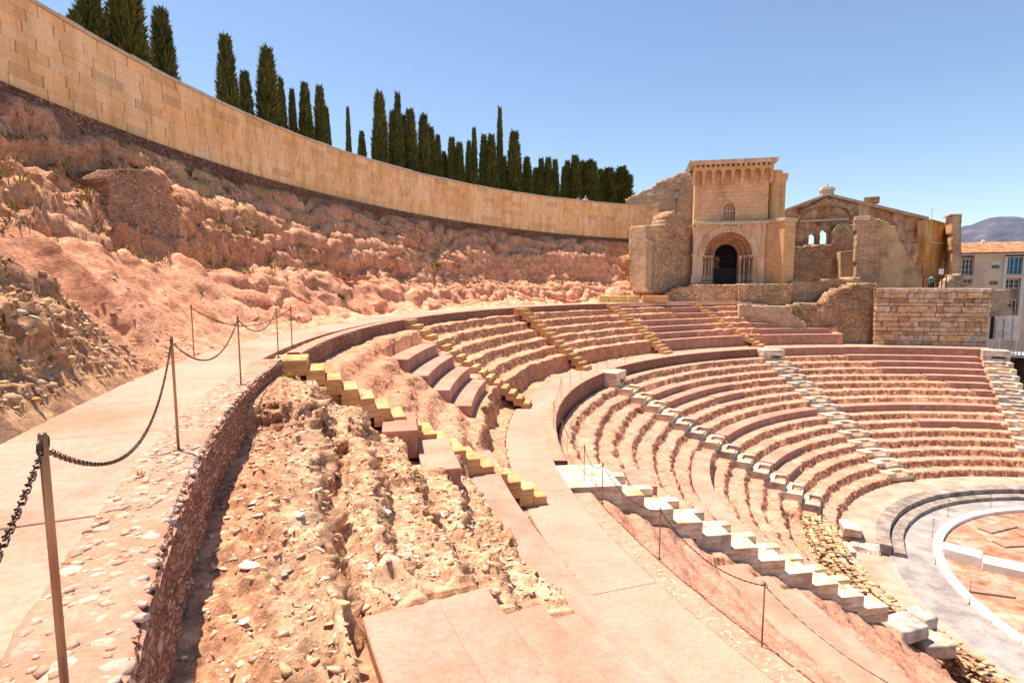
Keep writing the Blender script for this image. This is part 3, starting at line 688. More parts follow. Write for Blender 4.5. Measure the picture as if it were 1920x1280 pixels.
LOL = {(0, 71.8): 'top long brown-fronted seat below the far wall, left of the last white stair', (1, 72.2): 'second long seat from the top beside the last white stair', (2, 72.6): 'third long seat from the top beside the last white stair',
 (3, 73): 'fourth seat from the top, half length, beside the last white stair', (4, 73.4): 'fifth and shorter seat beside the last white stair', (5, 73.8): 'sixth and shortest seat beside the last white stair',
 (7, 75.2): 'full-length smooth seat halfway down between the third and last white stairs', (9, 76.6): 'smooth seat two rows below the full-length one, left of the last white stair',
 (7, 112): 'smooth curved seat halfway down, left of the third white stair', (2, 134.5): 'short smooth seat right of the second white stair, highest there', (3, 123.5): 'long smooth seat right of the second white stair', (4, 123.6): 'short seat stub amid rubble between the second and third white stairs',
 (7, 133.5): 'smooth seat end touching the middle of the second white stair', (10, 128.3): 'low smooth seat right of the second white stair', (11, 134.9): 'lowest short seat right of the second white stair',
 (7, 153): 'long smooth curved seat between the first and second white stairs', (3, 176.3): 'small smooth seat stub near the top of the first white stair',
 (4, 190.2): 'smooth ledge below the near lower walk, upper of the nearest two', (5, 190.2): 'smooth ledge below the near lower walk, lower of the nearest two', (6, 190.3): 'smooth short ledge under the chain in the lower right'}
for (k, a, e) in SEATS_LO:
    r1 = RL[k-1] if k else 29.84
    seat(LOL[(k, a)], RL[k], r1, ZL[k]-(.42 if a > 184 else 0), a, e, .443, 'pink' if a > 150 else 'riser', 'restored seats of the lower bank', dz=lo_dz if 150 < a else None)

def ochre_stair(label, ta, tb, width, n=17, r_top=37.1, r_bot=31.2):
    """near edge runs from angle ta (top) to tb (bottom)"""
    A = Vector(pol(r_top, ta)); B = Vector(pol(r_bot, tb)); d = (B-A); L = d.length; d.normalize(); s = Vector((-d.y, d.x, 0))
    if s.y < 0 and abs(s.y) > .3 or (abs(s.y) <= .3 and s.x > 0 and False): s = -s
    # s must point to smaller theta (far side)
    mid = A+d*L*.5; 
    if (math.degrees(math.atan2((mid+s).y-CY, (mid+s).x-CX)) % 360) > (math.degrees(math.atan2(mid.y-CY, mid.x-CX)) % 360): s = -s
    root = thing('ochre_stair', label, 'staircase', (A.x, A.y, ZB), math.atan2(d.y, d.x), 'ochre stone stairs across the upper bank')
    sg = 1 if s.dot(Vector((-d.y, d.x, 0))) > 0 else -1
    run = L/n; rise = (ZA-ZB)/n; rr = random.Random(int(ta))
    y0, y1 = sorted((0, sg*width))
    H = ZA-ZB
    for i in range(n):
        zt = H-rise*(i+.0)-(0 if i else .0); 
        if i == 0: x0, x1 = -.35, run
        else: x0, x1 = i*run-.03, (i+1)*run
        hh = rise*rr.choice([1.9, 1.95, 1.5]); 
        b = MB().box(x0+rr.uniform(-.01, .01), x1, y0, y1, max(zt-rise-hh+rise, -.02), zt-rr.uniform(0, .012)-.004*i*0)
        b.build('step', M['ochre'], root, bevel=.012, seg=1)
    P = [(-.2, H-.55), (0, H-.55)]+[(L*f, H*(1-f)-.5) for f in np.linspace(.05, .9, 8)]+[(L*.9, -.1), (-.2, -.1)]
    V = [(x, y0+.07, z) for x, z in P]+[(x, y1-.07, z) for x, z in P]; n_ = len(P)
    MB().add(V, [tuple(range(n_)), tuple(reversed(range(n_, 2*n_)))]+[(i, i+n_, (i+1) % n_+n_, (i+1) % n_) for i in range(n_)]).build('stair_core', M['core'], root)
ochre_stair('nearest ochre stair, its wide top slab level with the end of the cobbled wall', 191.85, 190.6, 1.1)
ochre_stair('second ochre stair, running down past the right end of four pink seats', 170.8, 170.6, 1.1)
ochre_stair('third ochre stair, between two banks of eroded rows', 149.1, 149.0, 1.1, 15, 36.3)
ochre_stair('fourth ochre stair, coming down from beside the yellow blocks', 129.0, 127.6, 1.2, 17, 36.9)
ochre_stair('farthest ochre stair, below the left end of the tower wall', 112.5, 106.7, 1.2, 17, 37)

def white_block(mat, root, M_, L, W, H, notch=True):
    """block with a step cut into its inner edge; local x points down the slope"""
    b = MB(); h = H*.5; nw = W*.24; nd = L*.5; c0 = W*.08
    if not notch: b.box(0, L, -W/2, W/2, -H, 0)
    else:
        b.box(0, L, -W/2, W/2, -H, -h)
        P = [(0, -W/2), (L, -W/2), (L, c0-nw), (L-nd, c0-nw), (L-nd, c0+nw), (L, c0+nw), (L, W/2), (0, W/2)]
        V = [(x, y, -h+.001) for x, y in P]+[(x, y, 0) for x, y in P]
        b.add(V, [tuple(reversed(range(8))), tuple(range(8, 16))]+[(i, (i+1) % 8, (i+1) % 8+8, i+8) for i in range(8)])
    o = b.build('step_block', mat, root, bevel=.01, seg=1); o.matrix_local = M_
    return o
def white_stair(label, p_top, p_bot, width, k0, k1, old, zo=0., skip=()):
    """centre line given by (r, theta) at top and bottom"""
    A = Vector(pol(*p_top)); B = Vector(pol(*p_bot)); ra, rb = p_top[0], p_bot[0]
    root = thing('white_stair', label, 'staircase', (A.x, A.y, ZB), 0, 'white stone stairs across the lower bank')
    d = (B-A).normalized(); ang = math.atan2(d.y, d.x); rr = random.Random(int(p_top[1])); inv = Vector(root.location); per = (B-A).length/(ra-rb)
    for k in range(k0, k1+1):
        if k in skip: continue
        r_o = 29.05-.886*(k-1)+.22; z = ZB+.0 if k == -2 else -6.145-.443*k+.13+zo
        f = (ra-r_o)/(ra-rb); p = A+(B-A)*f; L = (.886+.22)*per
        if k == -1:
            z = ZB+.015; L = 1.5 if zo else 1.25; f = (ra-30.32)/(ra-rb); p = A+(B-A)*f
        Mx = Matrix.Translation(Vector((p.x, p.y, z))-inv) @ Matrix.Rotation(ang+rr.uniform(-.015, .015), 4, 'Z')
        mt = 'marble_old' if old(k, rr) else 'marble'
        white_block(M[mt], root, Mx, L, width*rr.uniform(.96, 1.02), .5, k >= 0)
    n = Vector((-d.y, d.x, 0)); b = MB(); V = []
    pts = [(0.1, -.75)]+[((29.05-.886*(k-1)-29.9)*-1*per+.55, -6.145-.443*k-.28-ZB+zo) for k in range(0, k1+1)]
    low = [(pts[-1][0], pts[-1][1]-1.2), (pts[0][0], pts[0][1]-1.5)]
    P = pts+low; n_ = len(P)
    for sgn in (-1, 1):
        for x, z in P: q = A+d*(x+(29.9-ra)*0)+n*sgn*(width/2-.12); V.append((q.x-inv.x, q.y-inv.y, z))
    b.add(V, [tuple(range(n_)), tuple(reversed(range(n_, 2*n_)))]+[(i, i+n_, (i+1) % n_+n_, (i+1) % n_) for i in range(n_)]).build('stair_core', M['core'], root)
white_stair('nearest white stair of big veined blocks below the lower walk', (29.9, 187.0), (19.2, 186.6), 1.9, -1, 10, lambda k, r: k in (4,), .62, (0,))
white_stair('second white stair of notched blocks, whitest at its top', (29.9, 147.3), (17.2, 145.6), 1.9, -1, 13, lambda k, r: k in (5, 6, 8, 9, 11, 13) or False)
white_stair('third white stair, crossing the middle of the far bank', (29.9, 107.4), (16.1, 111.4), 2.1, -1, 14, lambda k, r: k in (0, 2, 3, 4, 7, 10))
white_stair('last white stair at the far right edge above the dark pit', (29.9, 69.4), (18., 74.8), 1.9, -1, 12, lambda k, r: k in (0, 1, 3, 5, 6, 7))
# loose grey blocks below the nearest stair
for i, (r, t, z, L, W, H, a, lb) in enumerate([
    (19.0, 187.6, -10.75, 1.2, .9, .5, .2, 'big grey ancient block at the foot of the nearest white stair'),
    (18.1, 188.2, -11.3, 1.1, .8, .5, -.1, 'rough grey block, lower of the two below the nearest white stair'),
    (16.1, 150.2, -12.3, .9, 1.3, .45, .1, 'pale squared block with a socket near the orchestra ledge'),
    (16.6, 158.5, -12.5, .7, 1.2, .5, .2, 'grey squared block between the yellow footing and the orchestra'),
    (15.5, 176.0, -12.75, .8, .9, .6, .5, 'weathered cube of stone beside the rubble heap')]):
    root = thing('ancient_block', lb, 'stone block', pol(r, t, z-H), R(t+180)+a)
    V, Fc = ico(3, 60+i, 1, .05); V = np.sign(V)*np.abs(V)**.22; V = V/np.abs(V).max(0)*np.array([L/2, W/2, H/2])+np.array([0, 0, H/2])
    V = V+.03*fbm(V*4, 3, 7)[:, None]
    o = put('block', mesh('block', V, Fc, M['marble_old'] if i != 2 else M['marble']), root)

# --- orchestra
bm = MB(); bm.arc(12.45, 14.4, -13.8, ZC, 58, 230, 90); 
tag(bm.build('orchestra_floor', M['grey_floor']), kind='structure')
bm = MB(); bm.arc(14.39, 18.2, -13.8, ZC+.02, 153, 200, 40)
tag(bm.build('dusty_floor', M['pale_floor']), kind='structure')
bm = MB(); bm.arc(0.01, 12.2, -13.9, ZC-.06, 0, 360, 90)
tag(bm.build('arena_sand', m_plain('sandy_ground', [(.34, .19, .12), (.46, .30, .215), (.54, .39, .3)], .6, 9, .04, .95, streak=((.66, .5, .38), 1., 1.3))), kind='structure')
rt = thing('orchestra_kerb', 'ring of bright white marble kerb round the sandy orchestra', 'kerb', pol(12.3, 140, ZC))
t = 60; inv = Vector(rt.location)
while t < 228:
    rel(MB().arc(12.12, 12.5, ZC-.3, ZC+.13, t+.06, t+6-.06, 6), inv).build('kerb_stone', M['white'], rt, bevel=.015, seg=1); t += 6
rt = thing('orchestra_ledge', 'curved grey limestone ledge with a lower step round the orchestra floor', 'ledge', pol(14.5, 115, ZC)); inv = Vector(rt.location)
t = 66; rr = random.Random(3)
while t < 151:
    d = rr.uniform(4.5, 7); e = min(152, t+d)
    rel(MB().arc(14.3+rr.uniform(-.02, .02), 14.98, ZC-.2, -12.84+rr.uniform(-.01, .01), t+.05, e-.05, 5), inv).build('ledge_stone', M['grey_step'], rt, bevel=.03, seg=2)
    rel(MB().arc(13.72+rr.uniform(-.02, .02), 14.28, ZC-.2, -13.12, t+.08, e-.04, 5), inv).build('lower_step', M['grey_step'], rt, bevel=.02, seg=1)
    t = e
bm = MB(); bm.arc(14.95, 16.6, -13.4, -12.83, 66, 152, 40)
tag(bm.build('podium_floor', M['pale_floor']), kind='structure')
for i, (x, y, L, W, H, a, lb) in enumerate([(22.2, 25.6, 1.5, .9, .5, -.75, 'white marble block standing just inside the orchestra kerb'),
    (23.6, 24.3, 2.4, 1.0, .38, -.6, 'long flat white marble slab lying on the orchestra sand'), (25.4, 22.7, 2.2, 1.1, .38, -.55, 'white marble slab at the right edge of the picture, on the orchestra sand')]):
    root = thing('marble_slab', lb, 'marble slab', (x, y, ZC-.06), a)
    MB().box(-L/2, L/2, -W/2, W/2, 0, H).build('slab', M['white'], root, bevel=.02)
for i, (px, py, L, a, lb) in enumerate([(1870, 990, 2.3, .35, 'flat brown stone slab lying upper right on the orchestra sand'), (1850, 1108, 1.8, -.3, 'thin flat stone slab lying on the sand beside the kerb post'), (1895, 1020, 1.4, .1, 'short stone slab on the sand behind the white marble')]):
    p = at(px, py, 1); p = p*(ZC-.06)/p.z
    root = thing('stone_slab', lb, 'stone slab', (p.x, p.y, ZC-.06), a); MB().box(-L/2, L/2, -.35, .35, 0, .1).build('slab', M['riser'], root, bevel=.03)

# --- yellow rubble footings: coursed stones
def rubble_wall(name, label, r_out, width, ztop, zbot, t0, t1, seed, spread=0.):
    root = thing(name, label, 'rubble wall', pol(r_out-width/2, (t0+t1)/2, zbot)); inv = Vector(root.location); rr = random.Random(seed)
    shp = []
    for i in range(8):
        V, Fc = ico(2, seed+i, 1, .1); V = np.sign(V)*np.abs(V)**.6; shp.append((V/np.abs(V).max(0)+.16*fbm(V*1.7+i, 2, seed+i)[:, None], Fc) if i % 2 else (lambda q: (q[0]*np.array([1, 1.2, 1.5]), q[1]))(shard(2, seed+i, .8)))
    b = MB()
    rows = max(3, int((ztop-zbot)/.135)); n = 0
    sing = []
    for c in range(rows+1):
        z = zbot+(ztop-zbot)*(c+.5)/rows; depth_n = 1 if c < rows else max(2, int((width+spread)/.3))
        for dlay in range(depth_n):
            t = t0
            while t < t1:
                s = rr.uniform(.06, .19); ro = r_out-(dlay*.3+rr.uniform(-.04, .05))
                V, Fc = rr.choice(shp); sc = np.array([s*.98, rr.uniform(.1, .16), .066*rr.uniform(.7, 1.15)])
                if dlay > width/.3: zz = z-(dlay-width/.3)*.16
                else: zz = z+rr.uniform(-.03, .03)-(.06 if c == rows else 0)*rr.random()
                ang = R(t)+math.pi/2+rr.uniform(-.15, .15); W = V*sc; ca, sa = math.cos(ang), math.sin(ang)
                W = np.stack([W[:, 0]*ca-W[:, 1]*sa, W[:, 0]*sa+W[:, 1]*ca, W[:, 2]], 1)
                p = np.array(pol(ro, t+s/ro*57.3, zz))-np.array(inv); b.add(W+p, Fc); n += 1
                t += s*2.02/ro*57.3
    tag(b.build('stones', M['yellow_s'], root), kind='stuff')
    rel(MB().arc(r_out-width, r_out-.08, zbot-.3, ztop-.12, t0+.3, t1-.3), inv).build('core', M['core'], root)
rubble_wall('rubble_footing', 'long curved footing of yellow rubble left of the orchestra, widening towards us', 18.2, .75, -11.75, -12.6, 154, 181.2, 21, .9)
rubble_wall('rubble_footing', 'low coursed footing of yellow stones in the lower right corner', 17.4, .7, -11.9, -12.9, 184.5, 204, 23, .3)

# ================================================================== TOWER, RUINS, HOUSES
def frame(A, B, py=536):
    a, b = at(A[0], py, A[1]), at(B[0], py, B[1]); a.z = b.z = 0
    U = (b-a).normalized(); return (a, U, Vector((0, 0, 1)), Vector((U.y, -U.x, 0)))
def shift(fr, n): return (fr[0]+fr[3]*n, fr[1], fr[2], fr[3])
def on(fr, px, py):
    d = ray(px, py); t = fr[0].dot(fr[3])/d.dot(fr[3]); p = d*t-fr[0]; return (p.dot(fr[1]), p.z)
def fbox(b, fr, u0, u1, v0, v1, n0, n1):
    O, U, V_, N = fr; P = [O+U*u+V_*v+N*n for n in (n0, n1) for v in (v0, v1) for u in (u0, u1)]
    return b.add(P, [(0, 2, 3, 1), (4, 5, 7, 6), (0, 1, 5, 4), (2, 6, 7, 3), (0, 4, 6, 2), (1, 3, 7, 5)])
def fprism(b, fr, pts, n0, depth):
    V, Fc = prism(pts, depth, shift(fr, n0)); return b.add(V, Fc)
def arcpts(c, v, r, a0, a1, n=16): return [(c+r*math.cos(R(a0+(a1-a0)*i/n)), v+r*math.sin(R(a0+(a1-a0)*i/n))) for i in range(n+1)]
class Bld:
    """parts of one building in world space under an Empty at its base"""
    def __init__(s, name, label, cat, base, group=None): s.r = thing(name, label, cat, base, 0, group); s.i = Vector(base)
    def part(s, name, b, mat, parent=None, **k):
        o = rel(b, s.i).build(name, mat, parent or s.r, **k); return o
def inpoly(x, y, P):
    c = np.zeros(x.shape, bool); n = len(P); j = n-1
    for i in range(n):
        xi, yi = P[i]; xj, yj = P[j]
        c ^= ((yi > y) != (yj > y)) & (x < (xj-xi)*(y-yi)/((yj-yi) or 1e-9)+xi); j = i
    return c
def ruin_mesh(fr, poly, thick, cell, amp, holes=(), jag=.5, k=0):
    """wall with a broken outline: grid of cells inside poly, front displaced"""
    P = np.array(poly); u0, v0 = P.min(0)-cell; u1, v1 = P.max(0)+cell
    nu, nv = int((u1-u0)/cell)+2, int((v1-v0)/cell)+2
    uu = u0+np.arange(nu+1)*cell; vv = v0+np.arange(nv+1)*cell
    Uc, Vc = np.meshgrid(uu[:-1]+cell/2, vv[:-1]+cell/2, indexing='ij')
    q = np.stack([Uc, Vc, Uc*0+k], -1).reshape(-1, 3); jx = (fbm(q*1.1, 3, 400+k)*jag).reshape(Uc.shape)
    m = inpoly(Uc+jx, Vc+jx*.8, P)
    for h in holes: m &= ~inpoly(Uc, Vc, np.array(h))
    Ug, Vg = np.meshgrid(uu, vv, indexing='ij'); O, U, V_, N = [np.array(x) for x in fr]
    base = O+Ug[..., None]*U+Vg[..., None]*V_; fl = base.reshape(-1, 3)
    e1, e2, _ = worley(fl*2.2, 410+k)
    d = amp*(fbm(fl*.7, 4, 420+k)*1.2+(e2-e1)*.8-.3)
    fr_ = fl+N*d[:, None]+(U*(vnoise(fl*3, 5)*cell*.3)[:, None])*(1 if jag else 0); bk = fl-N*thick
    nn = nv+1; V = np.concatenate([fr_, bk]); off = len(fl); Fc = []
    ii, jj = np.nonzero(m)
    a = ii*nn+jj
    Fc = [np.stack([a, a+nn, a+nn+1, a+1], 1), np.stack([a+1, a+nn+1, a+nn, a], 1)+off]
    mp = np.pad(m, 1)
    def side(di, dj, v1_, v2_):
        s = m & ~mp[1+di:1+di+m.shape[0], 1+dj:1+dj+m.shape[1]]; i_, j_ = np.nonzero(s); a_ = i_*nn+j_
        p, q_ = a_+v1_, a_+v2_; Fc.append(np.stack([q_, p, p+off, q_+off], 1))
    side(-1, 0, 1, 0); side(1, 0, nn, nn+1); side(0, -1, 0, nn); side(0, 1, nn+1, 1)
    Fc = np.concatenate(Fc); used = np.unique(Fc); mp_ = np.full(len(V), -1); mp_[used] = np.arange(len(used))
    return V[used], mp_[Fc]
def ruin(bld, name, fr, pxs, thick, mat, cell=.2, amp=.1, holes=(), jag=.4, k=0):
    V, Fc = ruin_mesh(fr, [on(fr, *p) for p in pxs], thick, cell, amp, [[on(fr, *p) for p in h] for h in holes], jag, k)
    return put(name, mesh(name, V-np.array(bld.i), Fc, mat), bld.r)

# --- gate tower
FT = frame((1297, 60.), (1434, 58.4)); UT = FT[1]
M['tower'] = m_courses('tower_stone', [(.66, .40, .215), (.71, .45, .25)], (.54, .32, .17), (UT.x, UT.y), .75, .40, .012, .018, .42, ((.80, .60, .40), .6))
M['portal'] = m_plain('portal_stone', [(.64, .44, .28), (.72, .54, .37), (.76, .6, .44)], .6, 8, .012, .9, streak=((.72, .6, .48), .22, 1.3))
M['pierst'] = m_courses('pier_stone', [(.64, .39, .18), (.68, .43, .21)], (.54, .32, .15), (.7, .7), 1.1, .5, .012, .015, .25)
z0 = on(FT, 1366, 532)[1]; Wt = on(FT, 1434, 480)[0]
T = Bld('gate_tower', 'tall square stone gate tower with a round arched doorway and corbelled top', 'tower', tuple(FT[0]+UT*Wt/2+Vector((0, 0, z0))))
wt = on(FT, 1441, 370)[0]; vlo = on(FT, 1366, 418)[1]; vtop = on(FT, 1366, 330)[1]; vcor = on(FT, 1366, 304)[1]; vc0 = on(FT, 1366, 314)[1]
cw = on(FT, 1366.5, 400)[0]; rw = .62; vw0 = vlo+.25; vws = on(FT, 1366, 392)[1]
b = MB(); fprism(b, FT, [(0, vlo-.3), (cw-rw, vlo-.3), (cw-rw, vcor), (0, vcor)], 0, 6); fprism(b, FT, [(cw+rw, vlo-.3), (wt, vlo-.3), (wt, vcor), (cw+rw, vcor)], 0, 6)
fprism(b, FT, [(cw-rw+.002, vcor), (cw-rw+.002, vws)]+[(x, y) for x, y in reversed(arcpts(cw, vws, rw-.002, 0, 180))]+[(cw+rw-.002, vcor)], -.001, 6)
fprism(b, FT, [(cw-rw+.002, vlo-.3), (cw+rw-.002, vlo-.3), (cw+rw-.002, vw0), (cw-rw+.002, vw0)], -.001, 6)
T.part('upper_wall', b, M['tower'])
b = MB(); fprism(b, FT, [(cw-rw-.2, vw0), (cw-rw, vw0), (cw-rw, vws)]+list(reversed(arcpts(cw, vws, rw, 0, 180)))[1:-1]+[(cw+rw, vws), (cw+rw, vw0), (cw+rw+.2, vw0)]+arcpts(cw, vws, rw+.2, 0, 180), .09, .3)
wf = T.part('window', b, M['portal'])
b = MB(); fprism(b, FT, [(cw-rw, vw0), (cw+rw, vw0)]+arcpts(cw, vws, rw, 0, 180), -.5, .2); T.part('window_panel', b, M['pierst'], wf)
b = MB()
for i in range(4): fbox(b, FT, cw-rw+.1+i*.3, cw-rw+.2+i*.3, vw0, vws+.1+.25*(i in (1, 2)), -.45, -.3)
fbox(b, FT, cw-rw, cw+rw, vws-.25, vws-.1, -.42, -.28); T.part('window_tracery', b, M['coping'], wf)
# corbelled arcade
na = 8; va0 = on(FT, 1366, 333)[1]; pitch = (wt+.3)/na; b = MB(); out = [(-.25, vc0)]
out = [(-.25, va0-.2)]
for i in range(na):
    c = -.15+pitch*(i+.5); rr_ = pitch*.33; vs = va0+(vc0-va0)*.42
    out += [(c-rr_, va0-.2), (c-rr_, vs)]+list(reversed(arcpts(c, vs, rr_, 0, 180, 8)))[1:-1]+[(c+rr_, vs), (c+rr_, va0-.2)]
out += [(wt+.25, va0-.2), (wt+.25, vc0), (-.25, vc0)]
fprism(b, FT, out, .6, .45); ar = T.part('corbel_arcade', b, M['pierst'])
for i in range(na+1):
    c = -.15+pitch*i; b = MB(); fbox(b, FT, c-.16, c+.16, va0-.55, va0-.202, .0, .34); fbox(b, FT, c-.12, c+.12, va0-.75, va0-.552, 0, .18)
    T.part('corbel', b, M['portal'])
for i in range(16):
    u = -.3+(wt+.6)*(i+.5)/16; b = MB(); fbox(b, FT, u-.13, u+.13, vc0+.002, vc0+.24, 0, .58); T.part('dentil', b, M['portal'])
b = MB(); O = [(-.45, vc0+.242), (wt+.55, vc0+.242), (wt+.75, vc0+.8), (wt+.6, vcor+.12), (-.6, vcor+.12), (-.65, vc0+.8)]
fprism(b, FT, O, .85, 7.2); T.part('cornice', b, M['portal'], bevel=.06)
# portal
FP = shift(FT, .75); cu = on(FP, 1364.5, 480)[0]; vsp = on(FP, 1364, 478)[1]; Wp = on(FP, 1434, 480)[0]; vpt = on(FP, 1366, 421)[1]; zb = z0
def nshape(r_in, r_out=None, L=None, Rr=None, top=None):
    if r_out: return [(cu-r_out, zb), (cu-r_in, zb), (cu-r_in, vsp)]+list(reversed(arcpts(cu, vsp, r_in, 0, 180)))[1:-1]+[(cu+r_in, vsp), (cu+r_in, zb), (cu+r_out, zb)]+arcpts(cu, vsp, r_out, 0, 180)
    return [(L, zb), (cu-r_in, zb), (cu-r_in, vsp)]+list(reversed(arcpts(cu, vsp, r_in, 0, 180)))[1:-1]+[(cu+r_in, vsp), (cu+r_in, zb), (Rr, zb), (Rr, top), (L, top)]
b = MB(); fprism(b, FP, nshape(2.42, None, on(FP, 1299, 480)[0], Wp, vpt), 0, 1.2); T.part('portal', b, M['portal'])
b = MB(); fprism(b, FP, list(reversed(arcpts(cu, vsp, 2.44, 0, 180, 24)))+arcpts(cu, vsp, 3.02, 0, 180, 24), .16, .16); mo = T.part('arch_moulding', b, M['portal'])
for i in range(19):
    a = R(7+166*i/18); b = MB(); c = (cu+2.5*math.cos(a), vsp+2.5*math.sin(a)); fbox(b, FP, c[0]-.12, c[0]+.12, c[1]-.12, c[1]+.12, .02, .26); T.part('ornament', b, M['coping'], mo)
for (ri, ro, n0) in ((2.0, 2.42, -.35), (1.62, 2.0, -.8), (1.22, 1.62, -1.2)):
    b = MB(); fprism(b, FP, nshape(ri, ro), n0, .5); T.part('arch_order', b, M['arch_dk'])
for sgn in (-1, 1):
    for i, rc in enumerate((2.22, 1.84, 1.46)):
        n0 = (-.16, -.6, -1.04)[i]; u = cu+sgn*rc; O, U, V_, N = FP
        b = MB(); b.tube([O+U*u+V_*zz+N*n0 for zz in (zb+.9, vsp-.45)], .12, 10); fbox(b, FP, u-.17, u+.17, zb, zb+.9, n0-.16, n0+.16); fbox(b, FP, u-.18, u+.18, vsp-.45, vsp, n0-.17, n0+.17); T.part('colonnette', b, M['portal'])
    ua, ub = sorted((cu+sgn*2.4, (on(FP, 1298, 480)[0]-.08 if sgn < 0 else Wp+.06))); b = MB(); fbox(b, FP, ua, ub, vsp-.12, vsp+.16, -.1, .1); T.part('impost', b, M['portal'])
    b = MB(); fbox(b, FP, ua, ub, zb, zb+.95, -.1, .09); T.part('plinth', b, M['portal'])
b = MB(); fbox(b, FP, cu-1.25, cu+1.25, zb, zb+1.7, -1.75, -1.7); gt = T.part('gate', b, M['iron'])
for i in range(13):
    u = cu-1.2+i*.2; top = vsp+math.sqrt(max(0, 1.24**2-(u-cu)**2)); b = MB(); fbox(b, FP, u-.025, u+.025, zb+1.7, top, -1.74, -1.7); T.part('bar', b, M['iron'], gt)
for v in (vsp-.1, zb+2.4): b = MB(); fbox(b, FP, cu-1.25, cu+1.25, v, v+.08, -1.76, -1.69); T.part('rail', b, M['iron'], gt)
for sgn in (-1, 1):
    for i in range(5):
        u = cu+sgn*(1.5+i*.24); b = MB(); fbox(b, FP, u-.02, u+.02, zb+.1, zb+2.9, .2, .24); T.part('railing_bar', b, M['iron'])
    b = MB(); ua, ub = sorted((cu+sgn*1.4, cu+sgn*2.6)); fbox(b, FP, ua, ub, zb+2.6, zb+2.66, .19, .25); fbox(b, FP, ua, ub, zb+.3, zb+.36, .19, .25); T.part('railing_rail', b, M['iron'])
b = MB(); fbox(b, FP, cu-2.6, cu+2.6, zb-.2, vsp+2.6, -5.6, -5.4); T.part('back_wall', b, M['dark'])
b = MB(); fbox(b, FP, cu-2.6, cu+2.6, zb-.2, zb-.02, -5.4, -.5); T.part('passage_floor', b, M['joint'])
b = MB(); fbox(b, FP, -.15, Wp+.2, vpt+.002, vpt+.3, -.8, .3); T.part('portal_cornice', b, M['coping'], bevel=.04)
for i in range(9):
    u = .3+(Wp-.6)*i/8; b = MB(); fbox(b, FP, u-.12, u+.12, vpt-.25, vpt, .002, .2); T.part('corbel', b, M['portal'])
FQ = frame((1434, 57.75), (1468.5, 55.7)); wq = on(FQ, 1468.5, 480)[0]
b = MB(); fprism(b, FQ, [(-.6, zb-.2), (wq, zb-.2), (wq, on(FQ, 1450, 417)[1]), (-.6, on(FQ, 1450, 417)[1])], 0, 1.6); T.part('side_pier', b, M['pierst'])
b = MB(); fbox(b, FQ, -.05, wq+.15, on(FQ, 1450, 417)[1]+.002, on(FQ, 1450, 417)[1]+.35, -1.7, .15); T.part('pier_cap', b, M['coping'], bevel=.04)
b = MB(); fbox(b, FQ, -.02, wq+.06, zb-.2, zb+.8, -1.0, .07); T.part('pier_plinth', b, M['pierst'])
O, U, V_, N = FT
for u, n0, rad, top in ((wt+.75, -.9, .55, 318), (wt+1.45, -1.7, .6, 322), (wt+.25, -1.6, .5, 322)):
    vt = on(FT, 1452, top)[1]; b = MB(); b.tube([O+U*u+V_*vlo*.97+N*n0, O+U*u+V_*(vt-.8)+N*n0, O+U*u+V_*(vt-.4)+N*n0, O+U*u+V_*vt+N*n0], [rad, rad, rad*1.3, rad*1.35], 12); T.part('corner_column', b, M['pierst'])
b = MB(); fbox(b, FT, wt-.5, wt+1.9, 4, vlo, -5, -1.2); T.part('corner_base', b, M['tower'])

# --- rubble walls left of and below the tower
RUB = [(.42, .25, .14), (.58, .37, .21), (.66, .46, .28), (.76, .58, .39)]
M['rubble'] = m_rubble('field_rubble', RUB, (.44, .27, .15), 4.6, .06, .8)
M['rubble_dk'] = m_rubble('dark_rubble', [mul(c, .8) for c in RUB], (.34, .2, .11), 4.8, .08, .85)
M['rubble_lt'] = m_rubble('pale_rubble', [(.44, .3, .18), (.54, .39, .25), (.6, .46, .32), (.66, .54, .4)], (.58, .41, .26), 5.0, .04, .7)
def ruinthing(name, label, A, B, pxs, thick, mat, cell=.18, amp=.12, jag=.4, k=0, cat='ruined wall', part='masonry', holes=()):
    fr = frame(A, B); pl = [on(fr, *p) for p in pxs]; zb_ = min(p[1] for p in pl); um = sum(p[0] for p in pl)/len(pl)
    bb = Bld(name, label, cat, tuple(fr[0]+fr[1]*um+Vector((0, 0, zb_)))); ruin(bb, part, fr, pxs, thick, mat, cell, amp, holes, jag, k); return bb, fr
bb, _ = ruinthing('ruined_wall', 'high stepped rubble wall joining the tower on its left, behind the curved wall end', (1160, 66), (1300, 61.5), [(1172, 548), (1172, 373), (1230, 348), (1231, 342), (1268, 327), (1268, 323), (1302, 323), (1302, 548)], 1.5, M['rubble_lt'], .2, .12, .12, 1)
bb, _ = ruinthing('ruined_wall', 'dark rubble buttress wall stepping up against the left side of the tower', (1213, 56.3), (1300, 60.4), [(1213, 548), (1213, 428), (1226, 424), (1236, 422), (1252, 420), (1253, 405), (1266, 395), (1281, 402), (1290, 420), (1302, 432), (1302, 548)], 2.2, M['rubble'], .18, .1, .1, 2)
bb, _ = ruinthing('ruined_wall', 'narrow wall end coloured sunlit pale, facing the hillside, left of the dark rubble buttress', (1181, 57.6), (1214, 55.9), [(1180, 548), (1180, 430), (1184, 423), (1213, 423), (1213.5, 548)], 1.2, M['rubble_lt'], .18, .03, .0, 3)  # sunlit end of the buttress: brightness put into a paler rubble
bb, _ = ruinthing('terrace_wall', 'rubble terrace wall under the tower doorway, left of the vertical seam', (1262, 56.8), (1386, 55.8), [(1240, 580), (1244, 552), (1262, 541), (1300, 534), (1385, 533), (1385, 580)], 3.5, M['rubble'], .2, .12, .1, 4, 'terrace wall')
